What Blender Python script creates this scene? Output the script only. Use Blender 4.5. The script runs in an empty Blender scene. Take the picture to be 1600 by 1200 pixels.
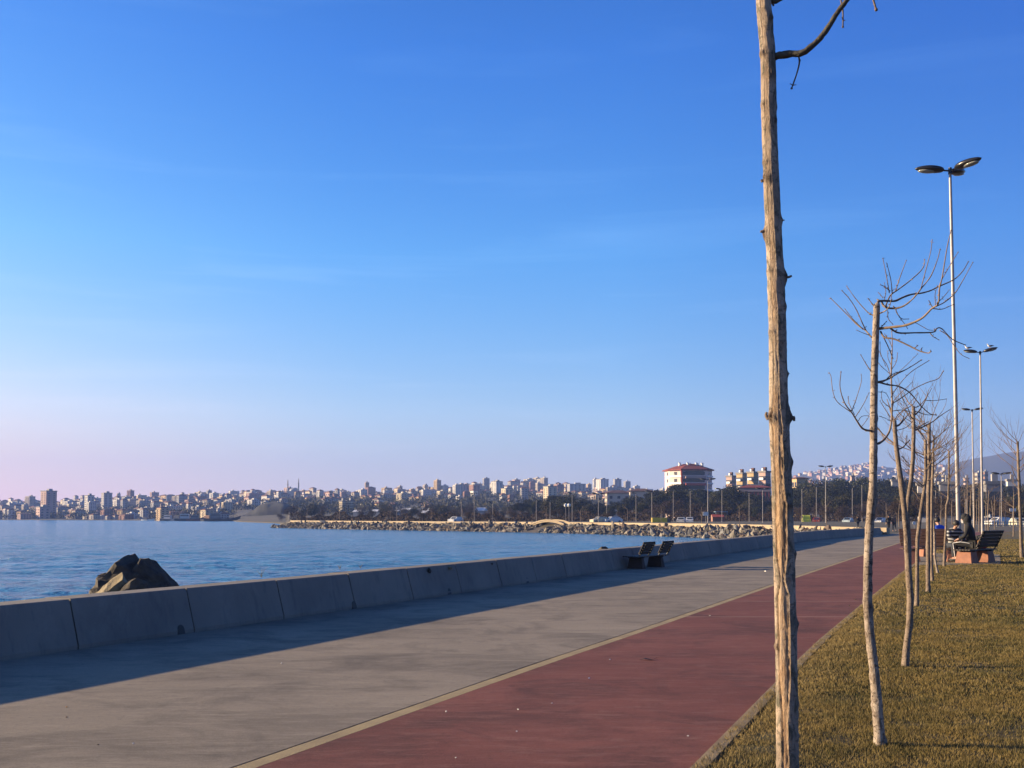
import bpy, bmesh, math, random
import numpy as np
from mathutils import Vector, Matrix, noise

random.seed(7)
np.random.seed(7)
R = math.radians
C = bpy.context.scene.collection
scene = bpy.context.scene

# ------------------------------------------------------------------ camera
F = 1600.0                      # focal length in pixels of the 1600 px wide photograph
PITCH = R(3.0)
CAM = Vector((0, 0, 1.6))
PY0 = 723.0                     # row of the optical axis
cam_d = bpy.data.cameras.new('camera')
cam = bpy.data.objects.new('camera', cam_d)
C.objects.link(cam)
scene.camera = cam
cam_d.sensor_width = 36
cam_d.lens = 36.0
cam_d.shift_y = (PY0 - 600) / 1600.0
cam_d.clip_start = 0.1
cam_d.clip_end = 20000
cam.location = CAM
cam.rotation_euler = (R(90) + PITCH, 0, 0)

# ------------------------------------------------------------------ light
SUN_EL = R(13.0)
SUN_AZ = R(6.0)                 # ahead of due left
sun_vec = Vector((-math.cos(SUN_EL) * math.cos(SUN_AZ), math.cos(SUN_EL) * math.sin(SUN_AZ), math.sin(SUN_EL)))
sd = bpy.data.lights.new('sun', 'SUN')
sd.energy = 5.0
sd.angle = R(0.5)
sd.color = (1.0, 0.77, 0.47)
sun = bpy.data.objects.new('sun', sd)
C.objects.link(sun)
sun.rotation_euler = sun_vec.to_track_quat('Z', 'Y').to_euler()

world = bpy.data.worlds.new('World')
scene.world = world
world.use_nodes = True
wt = world.node_tree
wt.nodes.clear()


def wnode(t, **kw):
    n = wt.nodes.new(t)
    for k, v in kw.items():
        setattr(n, k, v)
    return n


wl = wt.links.new
w_out = wnode('ShaderNodeOutputWorld')
w_bg = wnode('ShaderNodeBackground')
w_bg.inputs['Strength'].default_value = 0.05
sky = wnode('ShaderNodeTexSky', sky_type='NISHITA')
sky.sun_disc = False
sky.sun_elevation = SUN_EL
sky.sun_rotation = R(-90) + SUN_AZ
sky.altitude = 0
sky.air_density = 1.0
sky.dust_density = 0.6
sky.ozone_density = 2.5


def wmath(op, a, b=None, c=None, clamp=False):
    n = wnode('ShaderNodeMath', operation=op)
    n.use_clamp = clamp
    for i, v in enumerate((a, b, c)):
        if v is None:
            continue
        if isinstance(v, (int, float)):
            n.inputs[i].default_value = v
        else:
            wl(v, n.inputs[i])
    return n.outputs[0]


tc = wnode('ShaderNodeTexCoord')
sep = wnode('ShaderNodeSeparateXYZ')
wl(tc.outputs['Generated'], sep.inputs[0])
dx, dy, dz = sep.outputs
# a whole-sky tint of the Nishita colours: the camera's rendering of a deep winter blue
hs = wnode('ShaderNodeHueSaturation')
hs.inputs['Saturation'].default_value = 1.12
hs.inputs['Value'].default_value = 1.0
wl(sky.outputs[0], hs.inputs['Color'])
tint = wnode('ShaderNodeMix', data_type='RGBA', blend_type='MULTIPLY')
tint.inputs[0].default_value = 1.0
wl(hs.outputs[0], tint.inputs[6])
tint.inputs[7].default_value = (0.86, 0.97, 1.35, 1)
# lavender veil near the horizon, stronger towards the sun
veil_el = wmath('POWER', wmath('SUBTRACT', 1.0, wmath('ABSOLUTE', dz), clamp=True), 11.0)
veil_az = wmath('MULTIPLY_ADD', wmath('MULTIPLY', dx, -1.0), 0.45, 0.50, clamp=True)
veil = wmath('MULTIPLY', wmath('MULTIPLY', veil_el, veil_az), 1.0, clamp=True)
vm = wnode('ShaderNodeMix', data_type='RGBA', blend_type='MIX')
wl(veil, vm.inputs[0])
wl(tint.outputs[2], vm.inputs[6])
vm.inputs[7].default_value = (7.4, 6.6, 8.9, 1)
# thin cirrus streaks, all round the sky
mp = wnode('ShaderNodeCombineXYZ')
az = wmath('ARCTAN2', dx, dy)
wl(wmath('MULTIPLY', az, 2.2), mp.inputs[0])
wl(wmath('MULTIPLY', dz, 30.0), mp.inputs[1])
cn = wnode('ShaderNodeTexNoise')
cn.inputs['Scale'].default_value = 1.0
cn.inputs['Detail'].default_value = 5.0
cn.inputs['Roughness'].default_value = 0.55
cn.inputs['Distortion'].default_value = 0.5
wl(mp.outputs[0], cn.inputs['Vector'])
cr = wnode('ShaderNodeMapRange')
cr.inputs['From Min'].default_value = 0.54
cr.inputs['From Max'].default_value = 0.80
cr.inputs['To Max'].default_value = 0.17
wl(cn.outputs[0], cr.inputs[0])
cl_el = wmath('MULTIPLY', cr.outputs[0], wmath('POWER', wmath('SUBTRACT', 1.0, wmath('ABSOLUTE', dz), clamp=True), 2.5))
cm = wnode('ShaderNodeMix', data_type='RGBA', blend_type='MIX')
wl(cl_el, cm.inputs[0])
wl(vm.outputs[2], cm.inputs[6])
cm.inputs[7].default_value = (7.5, 6.9, 8.8, 1)


def wramp(val, stops, lo, hi):
    mr = wnode('ShaderNodeMapRange')
    mr.inputs[1].default_value = lo
    mr.inputs[2].default_value = hi
    wl(val, mr.inputs[0])
    cr_ = wnode('ShaderNodeValToRGB')
    el = cr_.color_ramp.elements
    el.remove(el[1])
    for k_, (p_, c_) in enumerate(stops):
        e_ = el[0] if k_ == 0 else el.new((p_ - lo) / (hi - lo))
        e_.position = (p_ - lo) / (hi - lo)
        e_.color = (*[x / 2.5 for x in c_], 1)
    wl(mr.outputs[0], cr_.inputs[0])
    return cr_.outputs[0]


# colour response of the whole sky by height and by bearing from the sun
r1 = wramp(dz, [(0, (1.14, 1.10, 1.10)), (.05, (1.22, 1.20, 1.18)), (.10, (1.38, 1.54, 1.50)), (.25, (1.05, 1.84, 1.98)), (.42, (.74, 1.56, 2.14)), (.70, (.50, 1.0, 1.45)), (1.0, (.45, .78, 1.08))], 0, 1)
r2 = wramp(dx, [(-.5, (1.55, 1.12, .92)), (-.15, (1.08, 1.02, .98)), (.1, (1, 1, 1)), (.45, (.68, .71, .82))], -1, 1)
g1 = wnode('ShaderNodeMix', data_type='RGBA', blend_type='MULTIPLY')
g1.inputs[0].default_value = 1.0
wl(cm.outputs[2], g1.inputs[6]); wl(r1, g1.inputs[7])
g2 = wnode('ShaderNodeMix', data_type='RGBA', blend_type='MULTIPLY')
g2.inputs[0].default_value = 1.0
wl(g1.outputs[2], g2.inputs[6]); wl(r2, g2.inputs[7])
vs_ = wnode('ShaderNodeVectorMath', operation='SCALE')
vs_.inputs['Scale'].default_value = 2.5 * 2.5 * 0.74
wl(g2.outputs[2], vs_.inputs[0])
wl(vs_.outputs[0], w_bg.inputs['Color'])
wl(w_bg.outputs[0], w_out.inputs[0])

scene.view_settings.view_transform = 'Standard'
scene.view_settings.look = 'None'
scene.view_settings.exposure = 1.5
scene.view_settings.gamma = 1.0
scene.view_settings.use_curve_mapping = False
scene.cycles.volume_bounces = 1
scene.cycles.max_bounces = 6

HAZE = 0.00017
HAZE_COL = (0.32, 0.48, 1.0)


# ------------------------------------------------------------------ helpers
def ray(px, py):
    u = (px - 800) / F
    v = (PY0 - py) / F
    f = Vector((0, math.cos(PITCH), math.sin(PITCH)))
    up = Vector((0, -math.sin(PITCH), math.cos(PITCH)))
    return Vector((1, 0, 0)) * u + up * v + f


def at(px, py, Y):
    r = ray(px, py)
    return CAM + r * (Y / r.y)


def gz(px, py, h=0.0):
    r = ray(px, py)
    return CAM + r * ((h - CAM.z) / r.z)


def lerp_tab(tab, x):
    if x <= tab[0][0]:
        return tab[0][1]
    for (a, va), (b, vb) in zip(tab, tab[1:]):
        if x <= b:
            return va + (vb - va) * (x - a) / (b - a)
    return tab[-1][1]


def tag(o, label=None, cat=None, group=None, kind=None):
    if label:
        o['label'] = label
    if cat:
        o['category'] = cat
    if group:
        o['group'] = group
    if kind:
        o['kind'] = kind
    return o


def empty(name, loc=(0, 0, 0), rz=0, label=None, cat=None, group=None):
    o = bpy.data.objects.new(name, None)
    o.empty_display_size = 0.3
    C.objects.link(o)
    o.location = loc
    o.rotation_euler = (0, 0, rz)
    return tag(o, label, cat, group)


def link(name, me, parent=None, loc=None):
    o = bpy.data.objects.new(name, me)
    C.objects.link(o)
    if parent:
        o.parent = parent
    if loc is not None:
        o.location = loc
    return o


def copy_tree(o, parent=None):
    c = o.copy()
    C.objects.link(c)
    c.parent = parent
    for ch in o.children:
        copy_tree(ch, c)
    return c


class MB:
    """collects shapes and links them as one mesh object"""

    def __init__(s):
        s.v = []
        s.f = []
        s.m = []

    def add(s, vs, fs, mi=0, M=None):
        b = len(s.v)
        s.v += [tuple(M @ Vector(v)) if M is not None else tuple(v) for v in vs]
        s.f += [tuple(b + i for i in f) for f in fs]
        s.m += [mi] * len(fs)
        return s

    def box(s, x0, x1, y0, y1, z0, z1, mi=0, M=None):
        vs = [(x0, y0, z0), (x1, y0, z0), (x1, y1, z0), (x0, y1, z0), (x0, y0, z1), (x1, y0, z1), (x1, y1, z1), (x0, y1, z1)]
        fs = [(0, 3, 2, 1), (4, 5, 6, 7), (0, 1, 5, 4), (1, 2, 6, 5), (2, 3, 7, 6), (3, 0, 4, 7)]
        return s.add(vs, fs, mi, M)

    def hip(s, x0, x1, y0, y1, z0, h, ov=0.5, mi=0, ridge=0.35, M=None):
        x0 -= ov; x1 += ov; y0 -= ov; y1 += ov
        cx = (x0 + x1) / 2; cy = (y0 + y1) / 2
        rx = (x1 - x0) * ridge / 2; ry = (y1 - y0) * ridge / 2 * 0.3
        vs = [(x0, y0, z0), (x1, y0, z0), (x1, y1, z0), (x0, y1, z0), (x0, y0, z0 + .25), (x1, y0, z0 + .25), (x1, y1, z0 + .25), (x0, y1, z0 + .25),
              (cx - rx, cy - ry, z0 + h), (cx + rx, cy - ry, z0 + h), (cx + rx, cy + ry, z0 + h), (cx - rx, cy + ry, z0 + h)]
        fs = [(0, 3, 2, 1), (0, 1, 5, 4), (1, 2, 6, 5), (2, 3, 7, 6), (3, 0, 4, 7), (4, 5, 9, 8), (5, 6, 10, 9), (6, 7, 11, 10), (7, 4, 8, 11), (8, 9, 10, 11)]
        return s.add(vs, fs, mi, M)

    def tube(s, pts, rads, n=8, mi=0, jit=0.0, cap=True, seed=0):
        pts = [Vector(p) for p in pts]
        if len(pts) < 2:
            return s
        b = len(s.v)
        t0 = (pts[1] - pts[0]).normalized()
        a = Vector((0, 0, 1)) if abs(t0.z) < .9 else Vector((1, 0, 0))
        nrm = t0.cross(a).normalized()
        for i, p in enumerate(pts):
            t = (pts[min(i + 1, len(pts) - 1)] - pts[max(i - 1, 0)]).normalized()
            nrm = (nrm - t * nrm.dot(t)).normalized()
            bn = t.cross(nrm)
            for k in range(n):
                an = 2 * math.pi * k / n
                r = rads[i]
                if jit:
                    q = p + (nrm * math.cos(an) + bn * math.sin(an)) * r
                    r *= 1 + jit * noise.noise(Vector((q.x * 9 + seed, q.y * 9, q.z * 5)) * (0.06 / max(r, 0.01)))
                s.v.append(tuple(p + (nrm * math.cos(an) + bn * math.sin(an)) * r))
        m = len(pts)
        for i in range(m - 1):
            for k in range(n):
                k2 = (k + 1) % n
                s.f.append((b + i * n + k, b + i * n + k2, b + (i + 1) * n + k2, b + (i + 1) * n + k))
                s.m.append(mi)
        if cap:
            s.f.append(tuple(b + k for k in range(n))[::-1]); s.m.append(mi)
            s.f.append(tuple(b + (m - 1) * n + k for k in range(n))); s.m.append(mi)
        return s

    def ball(s, c, r, mi=0, nu=10, nv=6, M=None):
        """ellipsoid, r = (rx, ry, rz)"""
        if isinstance(r, (int, float)):
            r = (r, r, r)
        vs = [(c[0], c[1], c[2] - r[2])]
        for j in range(1, nv):
            ph = -math.pi / 2 + math.pi * j / nv
            for i in range(nu):
                th = 2 * math.pi * i / nu
                vs.append((c[0] + r[0] * math.cos(ph) * math.cos(th), c[1] + r[1] * math.cos(ph) * math.sin(th), c[2] + r[2] * math.sin(ph)))
        vs.append((c[0], c[1], c[2] + r[2]))
        fs = []
        for i in range(nu):
            fs.append((0, 1 + (i + 1) % nu, 1 + i))
            fs.append((len(vs) - 1, 1 + (nv - 2) * nu + i, 1 + (nv - 2) * nu + (i + 1) % nu))
        for j in range(nv - 2):
            for i in range(nu):
                a = 1 + j * nu + i; b2 = 1 + j * nu + (i + 1) % nu
                fs.append((a, b2, b2 + nu, a + nu))
        return s.add(vs, fs, mi, M)

    def mesh(s, name, mats, smooth=False):
        me = bpy.data.meshes.new(name)
        me.from_pydata(s.v, [], s.f)
        for m in (mats if isinstance(mats, (list, tuple)) else [mats]):
            me.materials.append(m)
        if len(me.materials) > 1:
            me.polygons.foreach_set('material_index', s.m)
        if smooth:
            me.polygons.foreach_set('use_smooth', [True] * len(me.polygons))
        me.update()
        return me

    def build(s, name, mats, parent=None, smooth=False, loc=None):
        return link(name, s.mesh(name, mats, smooth), parent, loc)


def bevel(o, w, seg=2):
    m = o.modifiers.new('bevel', 'BEVEL')
    m.width = w
    m.segments = seg
    m.limit_method = 'ANGLE'
    return o


# ------------------------------------------------------------------ materials
MATS = {}
KA = 0.76         # overall reflectance level of the painted and mineral surfaces


def kc(c):
    return tuple(x * KA for x in c)


def mat(name, col, rough=0.8, metal=0.0, col2=None, scale=5.0, detail=4, bump=0.0, bscale=None, stretch=None, spec=0.5, coord='Object', lo=0.35, hi=0.65):
    if name in MATS:
        return MATS[name]
    m = bpy.data.materials.new(name)
    MATS[name] = m
    col = kc(col)
    col2 = kc(col2) if col2 else None
    m.use_nodes = True
    nt = m.node_tree
    b = nt.nodes['Principled BSDF']
    b.inputs['Base Color'].default_value = (*col, 1)
    b.inputs['Roughness'].default_value = rough
    b.inputs['Metallic'].default_value = metal
    b.inputs['Specular IOR Level'].default_value = spec
    if col2 or bump:
        t = nt.nodes.new('ShaderNodeTexCoord')
        mpn = nt.nodes.new('ShaderNodeMapping')
        if stretch:
            mpn.inputs['Scale'].default_value = stretch
        nt.links.new(t.outputs[coord], mpn.inputs[0])
    if col2:
        n = nt.nodes.new('ShaderNodeTexNoise')
        n.inputs['Scale'].default_value = scale
        n.inputs['Detail'].default_value = detail
        n.inputs['Roughness'].default_value = 0.6
        nt.links.new(mpn.outputs[0], n.inputs['Vector'])
        r = nt.nodes.new('ShaderNodeMapRange')
        r.inputs['From Min'].default_value = lo
        r.inputs['From Max'].default_value = hi
        nt.links.new(n.outputs[0], r.inputs[0])
        mx = nt.nodes.new('ShaderNodeMix')
        mx.data_type = 'RGBA'
        mx.inputs[6].default_value = (*col, 1)
        mx.inputs[7].default_value = (*col2, 1)
        nt.links.new(r.outputs[0], mx.inputs[0])
        nt.links.new(mx.outputs[2], b.inputs['Base Color'])
    if bump:
        n2 = nt.nodes.new('ShaderNodeTexNoise')
        n2.inputs['Scale'].default_value = bscale or scale * 4
        n2.inputs['Detail'].default_value = 5
        nt.links.new(mpn.outputs[0], n2.inputs['Vector'])
        bp = nt.nodes.new('ShaderNodeBump')
        bp.inputs['Strength'].default_value = min(bump, 1)
        bp.inputs['Distance'].default_value = 0.02
        nt.links.new(n2.outputs[0], bp.inputs['Height'])
        nt.links.new(bp.outputs[0], b.inputs['Normal'])
    return m


class NT:
    """small node writer for the more elaborate materials"""

    def __init__(s, name):
        s.m = bpy.data.materials.new(name)
        s.m.use_nodes = True
        s.nt = s.m.node_tree
        s.b = s.nt.nodes['Principled BSDF']
        s.tc = s.nt.nodes.new('ShaderNodeTexCoord')

    def put(s, sock, v):
        if v is None:
            return
        if isinstance(v, bpy.types.NodeSocket):
            s.nt.links.new(v, sock)
        elif isinstance(v, tuple) and len(v) == 3 and sock.type == 'RGBA':
            sock.default_value = (*kc(v), 1)
        else:
            sock.default_value = v

    def map(s, scale=(1, 1, 1), rot=(0, 0, 0), coord='Object'):
        n = s.nt.nodes.new('ShaderNodeMapping')
        n.inputs['Scale'].default_value = scale
        n.inputs['Rotation'].default_value = rot
        s.put(n.inputs[0], s.tc.outputs[coord])
        return n.outputs[0]

    def noise(s, vec, scale, detail=4, rough=0.55, dist=0.0):
        n = s.nt.nodes.new('ShaderNodeTexNoise')
        s.put(n.inputs['Vector'], vec)
        n.inputs['Scale'].default_value = scale
        n.inputs['Detail'].default_value = detail
        n.inputs['Roughness'].default_value = rough
        n.inputs['Distortion'].default_value = dist
        return n.outputs[0]

    def rng(s, v, a, b, c=0.0, d=1.0):
        n = s.nt.nodes.new('ShaderNodeMapRange')
        s.put(n.inputs[0], v)
        for i, x in enumerate((a, b, c, d)):
            n.inputs[i + 1].default_value = x
        return n.outputs[0]

    def mix(s, f, a, b, mode='MIX'):
        n = s.nt.nodes.new('ShaderNodeMix')
        n.data_type = 'RGBA'
        n.blend_type = mode
        s.put(n.inputs[0], f)
        s.put(n.inputs[6], a)
        s.put(n.inputs[7], b)
        return n.outputs[2]

    def math(s, op, a, b=None, clamp=False):
        n = s.nt.nodes.new('ShaderNodeMath')
        n.operation = op
        n.use_clamp = clamp
        s.put(n.inputs[0], a)
        s.put(n.inputs[1], b)
        return n.outputs[0]

    def attr(s, name):
        n = s.nt.nodes.new('ShaderNodeAttribute')
        n.attribute_name = name
        return n

    def bump(s, h, strength, dist, prev=None):
        n = s.nt.nodes.new('ShaderNodeBump')
        n.inputs['Strength'].default_value = strength
        n.inputs['Distance'].default_value = dist
        s.put(n.inputs['Height'], h)
        if prev is not None:
            s.put(n.inputs['Normal'], prev)
        return n.outputs[0]


# concrete promenade: stained, with broom strokes running across the picture
def paving_material(name, c1, c2, dark, light):
    t = NT(name)
    v = t.map(coord='Object')
    vs = t.map((0.40, 1.25, 1), (0, 0, R(-5)))
    vs2 = t.map((0.9, 3.6, 1), (0, 0, R(3)))
    big = t.noise(v, 0.20, 5, 0.6)
    mid = t.noise(v, 0.85, 7, 0.68, 0.8)
    stro = t.noise(vs, 0.8, 7, 0.7, 0.9)
    fine = t.noise(vs2, 2.6, 7, 0.75, 0.5)
    speck = t.noise(v, 85, 3, 0.7)
    grit = t.noise(v, 22, 5, 0.75)
    c = t.mix(t.rng(big, .38, .62), c1, c2)
    c = t.mix(t.rng(mid, .48, .66, 0, .70), c, dark)
    c = t.mix(t.rng(stro, .48, .64, 0, .50), c, dark)
    c = t.mix(t.rng(fine, .50, .70, 0, .50), c, light)
    c = t.mix(t.rng(t.noise(v, 3.3, 6, 0.7, 1.5), .62, .70, 0, .45), c, dark)
    c = t.mix(t.rng(grit, .50, .68, 0, .35), c, dark)
    c = t.mix(t.rng(speck, .55, .68, 0, .45), c, light)
    c = t.mix(t.rng(speck, .44, .34, 0, .45), c, dark)
    t.put(t.b.inputs['Base Color'], c)
    t.b.inputs['Roughness'].default_value = 0.85
    t.b.inputs['Specular IOR Level'].default_value = 0.2
    h = t.bump(speck, 0.5, 0.004)
    h = t.bump(grit, 0.35, 0.006, h)
    h = t.bump(fine, 0.3, 0.006, h)
    t.put(t.b.inputs['Normal'], h)
    return t.m


m_conc = paving_material('promenade_concrete', (0.285, 0.235, 0.175), (0.37, 0.305, 0.225), (0.125, 0.104, 0.082), (0.45, 0.38, 0.29))
m_red = paving_material('red_concrete', (0.200, 0.066, 0.048), (0.265, 0.095, 0.070), (0.085, 0.036, 0.029), (0.34, 0.175, 0.135))
m_line = mat('tan_edging', (0.44, 0.33, 0.155), .85, col2=(0.32, 0.235, 0.115), scale=3, bump=.3, bscale=60)
m_kerb = mat('tan_kerb', (0.36, 0.26, 0.125), .85, col2=(0.24, 0.165, 0.075), scale=4, bump=.4, bscale=50)

t = NT('sea_wall_concrete')
v = t.map()
vst = t.map((1.5, 1.5, 0.18))
c = t.mix(t.rng(t.noise(v, .7, 5), .35, .65), (0.20, 0.17, 0.142), (0.27, 0.23, 0.185))
c = t.mix(t.rng(t.noise(vst, 4, 5, .7), .52, .70, 0, .5), c, (0.11, 0.10, 0.09))
c = t.mix(t.rng(t.noise(t.map((1, 1, .4)), 1.3, 7, .75, .6), .52, .66, 0, .5), c, (0.30, 0.27, 0.225))
c = t.mix(t.rng(t.noise(v, 24, 4), .58, .7, 0, .4), c, (0.20, 0.19, 0.17))
t.put(t.b.inputs['Base Color'], c)
t.b.inputs['Roughness'].default_value = .85
t.put(t.b.inputs['Normal'], t.bump(t.noise(v, 35, 6, .7), .4, .01))
m_wall = t.m
m_dirt_joint = mat('dark_joint', (0.05, 0.045, 0.04), .9)
m_tanwall = mat('jetty_concrete', (0.44, 0.34, 0.22), .85, col2=(0.32, 0.25, 0.17), scale=.3)

# rocks: each stone takes its own tone
def rock_material(name, tones):
    t = NT(name)
    oi = t.nt.nodes.new('ShaderNodeObjectInfo')
    cr_ = t.nt.nodes.new('ShaderNodeValToRGB')
    cr_.color_ramp.interpolation = 'CONSTANT'
    el = cr_.color_ramp.elements
    el.remove(el[1])
    for i, cc in enumerate(tones):
        e_ = el[0] if i == 0 else el.new(i / len(tones))
        e_.position = i / len(tones)
        e_.color = (*kc(cc), 1)
    at_ = t.attr('tone')
    t.put(cr_.inputs[0], t.math('FRACT', t.math('ADD', oi.outputs['Random'], at_.outputs['Fac'])))
    v = t.map()
    c = t.mix(t.rng(t.noise(v, 3.5, 6, .7), .4, .7, 0, .65), cr_.outputs[0], (0.10, 0.085, 0.07))
    t.put(t.b.inputs['Base Color'], c)
    t.b.inputs['Roughness'].default_value = .9
    t.put(t.b.inputs['Normal'], t.bump(t.noise(v, 9, 6, .7), .6, .05))
    return t.m


m_rock = rock_material('boulder', [(0.25, 0.215, 0.17), (0.15, 0.145, 0.14), (0.31, 0.275, 0.225), (0.09, 0.085, 0.08), (0.20, 0.14, 0.10), (0.19, 0.19, 0.19), (0.27, 0.22, 0.15), (0.06, 0.058, 0.055)])
m_rock_big = mat('brown_rock', (0.095, 0.076, 0.055), .95, col2=(0.040, 0.033, 0.028), scale=5, detail=8, bump=1, bscale=14)
m_rock_tan = mat('tan_broken_stone', (0.34, 0.27, 0.16), .9, col2=(0.20, 0.155, 0.09), scale=6, detail=7, bump=.9, bscale=22)
m_rubble = mat('wet_rubble', (0.06, 0.055, 0.05), .9, col2=(0.12, 0.10, 0.085), scale=.8)

# water
t = NT('sea_water')
t.b.inputs['Base Color'].default_value = (0.03, 0.17, 0.34, 1)
t.b.inputs['Roughness'].default_value = 0.16
t.b.inputs['IOR'].default_value = 1.33
v1 = t.map((1.0, 1.7, 1), (0, 0, R(12)))
v2 = t.map((1.0, 2.2, 1), (0, 0, R(-8)))
v3 = t.map((0.10, 0.35, 1), (0, 0, R(6)))
a = t.noise(v1, 0.55, 5, .65, .4)
b_ = t.noise(v2, 3.2, 3, .6, .2)
g_ = t.rng(t.noise(v3, .6, 4, .6), .35, .65, .35, 1.0)
h = t.math('MULTIPLY', t.math('ADD', a, t.math('MULTIPLY', b_, .35)), g_)
t.put(t.b.inputs['Normal'], t.bump(h, 1.0, 0.9))
m_water = t.m

# lawn soil and grass
t = NT('lawn_turf')
v = t.map()
c = t.mix(t.rng(t.noise(v, .5, 5, .6), .36, .64), (0.055, 0.055, 0.012), (0.15, 0.095, 0.026))
c = t.mix(t.rng(t.noise(v, 14, 6, .75), .4, .65, 0, .7), c, (0.05, 0.045, 0.016))
c = t.mix(t.rng(t.noise(t.map((.5, 2.6, 1)), 1.2, 4, .6), .5, .7, 0, .6), c, (0.19, 0.12, 0.035))
t.put(t.b.inputs['Base Color'], c)
t.b.inputs['Roughness'].default_value = .95
t.put(t.b.inputs['Normal'], t.bump(t.noise(v, 30, 5, .7), 1.0, .08))
m_turf = t.m
t = NT('grass_blade')
v = t.map()
at_ = t.attr('tone')
patch = t.rng(t.noise(v, .55, 5, .62), .38, .62)
patch = t.math('ADD', patch, t.rng(t.noise(v, 2.4, 3, .6), .3, .7, -.35, .35), True)
c = t.mix(patch, (0.026, 0.038, 0.007), (0.180, 0.128, 0.034))
c = t.mix(t.math('MULTIPLY', at_.outputs['Fac'], .8), c, (0.33, 0.235, 0.095))
t.put(t.b.inputs['Base Color'], c)
t.b.inputs['Roughness'].default_value = .7
t.b.inputs['Specular IOR Level'].default_value = .2
m_grass = t.m

# bark
def bark(name, pale, mid, dark, sc=1.0, spots=.5):
    t = NT(name)
    v = t.map((1, 1, .42))
    vh = t.map((1, 1, 2.2))
    n1 = t.noise(v, 30 * sc, 7, .75, .8)
    n2 = t.noise(vh, 26 * sc, 4, .7)
    n3 = t.noise(t.map(), 5 * sc, 4, .6)
    c = t.mix(t.rng(n3, .35, .65), pale, mid)
    c = t.mix(t.rng(n1, .47, .60, 0, .8), c, dark)
    c = t.mix(t.rng(n2, .56, .62, 0, spots), c, tuple(x * .45 for x in dark))
    t.put(t.b.inputs['Base Color'], c)
    t.b.inputs['Roughness'].default_value = .9
    h = t.bump(n1, 1.0, .010)
    h = t.bump(n2, .7, .006, h)
    t.put(t.b.inputs['Normal'], h)
    return t, c, h


t, c, h = bark('hero_bark', (0.52, 0.41, 0.32), (0.25, 0.18, 0.13), (0.04, 0.05, 0.032))
wnd = t.attr('wound')
vv = t.map((1, 1, .12))
wood = t.mix(t.rng(t.noise(vv, 60, 6, .75), .4, .62), (0.48, 0.32, 0.19), (0.20, 0.115, 0.065))
wood = t.mix(t.rng(t.noise(t.map((1, 1, .3)), 6, 5, .7), .5, .68), wood, (0.42, 0.34, 0.27))
c2_ = t.mix(wnd.outputs['Fac'], c, wood)
rdg = t.attr('crack')
c2_ = t.mix(rdg.outputs['Fac'], c2_, (0.07, 0.035, 0.02))
t.put(t.b.inputs['Base Color'], c2_)
m_bark_hero = t.m
m_bark_pale = bark('pale_bark', (0.47, 0.39, 0.32), (0.25, 0.19, 0.145), (0.10, 0.065, 0.045), 1.0, .9)[0].m
m_bark_tan = bark('tan_bark', (0.30, 0.23, 0.175), (0.20, 0.145, 0.105), (0.085, 0.055, 0.038), 1.0, .8)[0].m
m_twig = mat('branch_bark', (0.11, 0.075, 0.055), .9, col2=(0.24, 0.17, 0.125), scale=12, bump=.5, bscale=60)
m_twig_lt = mat('young_branch_bark', (0.30, 0.21, 0.14), .9, col2=(0.16, 0.11, 0.08), scale=14)

# foliage: small leaf faces, tone per leaf
def leafm(name, c1, c2):
    t = NT(name)
    a_ = t.attr('tone')
    t.put(t.b.inputs['Base Color'], t.mix(a_.outputs['Fac'], c1, c2))
    t.b.inputs['Roughness'].default_value = .8
    t.b.inputs['Specular IOR Level'].default_value = .2
    return t.m


m_pine = leafm('pine_foliage', (0.007, 0.010, 0.004), (0.022, 0.026, 0.010))
m_olive = leafm('olive_foliage', (0.028, 0.030, 0.010), (0.070, 0.060, 0.024))
m_brown = leafm('bare_brown_twigs', (0.028, 0.019, 0.013), (0.075, 0.048, 0.032))
m_trunk_far = mat('far_trunk', (0.12, 0.085, 0.06), .9)

# building and vehicle paints
WALLC = {'white': (0.74, 0.70, 0.66), 'cream': (0.72, 0.60, 0.42), 'pink': (0.62, 0.42, 0.36), 'grey': (0.46, 0.44, 0.43),
         'ochre': (0.66, 0.46, 0.24), 'brick': (0.40, 0.21, 0.15), 'beige': (0.58, 0.49, 0.40)}
SLATE = (0.22, 0.22, 0.24)
WM = {k: mat('wall_' + k, tuple(x * .85 for x in c), .9, col2=tuple(x * .68 for x in c), scale=.12) for k, c in WALLC.items()}
WM_S = mat('wall_slate', SLATE, .9)
m_roof = mat('tile_roof', (0.20, 0.085, 0.06), .9, col2=(0.13, 0.065, 0.05), scale=.4)
m_roof_red = mat('dark_red_roof', (0.30, 0.06, 0.05), .85, col2=(0.20, 0.045, 0.04), scale=.5)
m_flat = mat('flat_roof', (0.26, 0.24, 0.23), .9)
m_win = mat('window_glass', (0.035, 0.045, 0.06), .15)
m_white = mat('white_paint', (0.80, 0.79, 0.76), .5)
m_redtrim = mat('red_trim', (0.52, 0.10, 0.07), .7)
m_redwall = mat('dark_red_wall', (0.27, 0.075, 0.06), .8)
m_pole = mat('galvanised_pole', (0.34, 0.31, 0.31), .5, .3, col2=(0.26, 0.24, 0.24), scale=3)
m_head = mat('lamp_shell', (0.055, 0.05, 0.05), .28, .6)
m_headglass = mat('lamp_glass', (0.30, 0.30, 0.27), .12)
m_slat = mat('bench_timber', (0.15, 0.07, 0.035), .6, col2=(0.09, 0.04, 0.022), scale=6, stretch=(1, 8, 8), bump=.3)
m_slat_dk = mat('dark_bench_timber', (0.045, 0.028, 0.018), .6, col2=(0.028, 0.018, 0.013), scale=6, stretch=(1, 8, 8), bump=.3)
m_iron = mat('black_iron', (0.02, 0.02, 0.02), .5, .4)
m_salmon = mat('salmon_concrete', (0.36, 0.155, 0.095), .85, col2=(0.26, 0.11, 0.07), scale=5, bump=.3, bscale=40)
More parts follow.
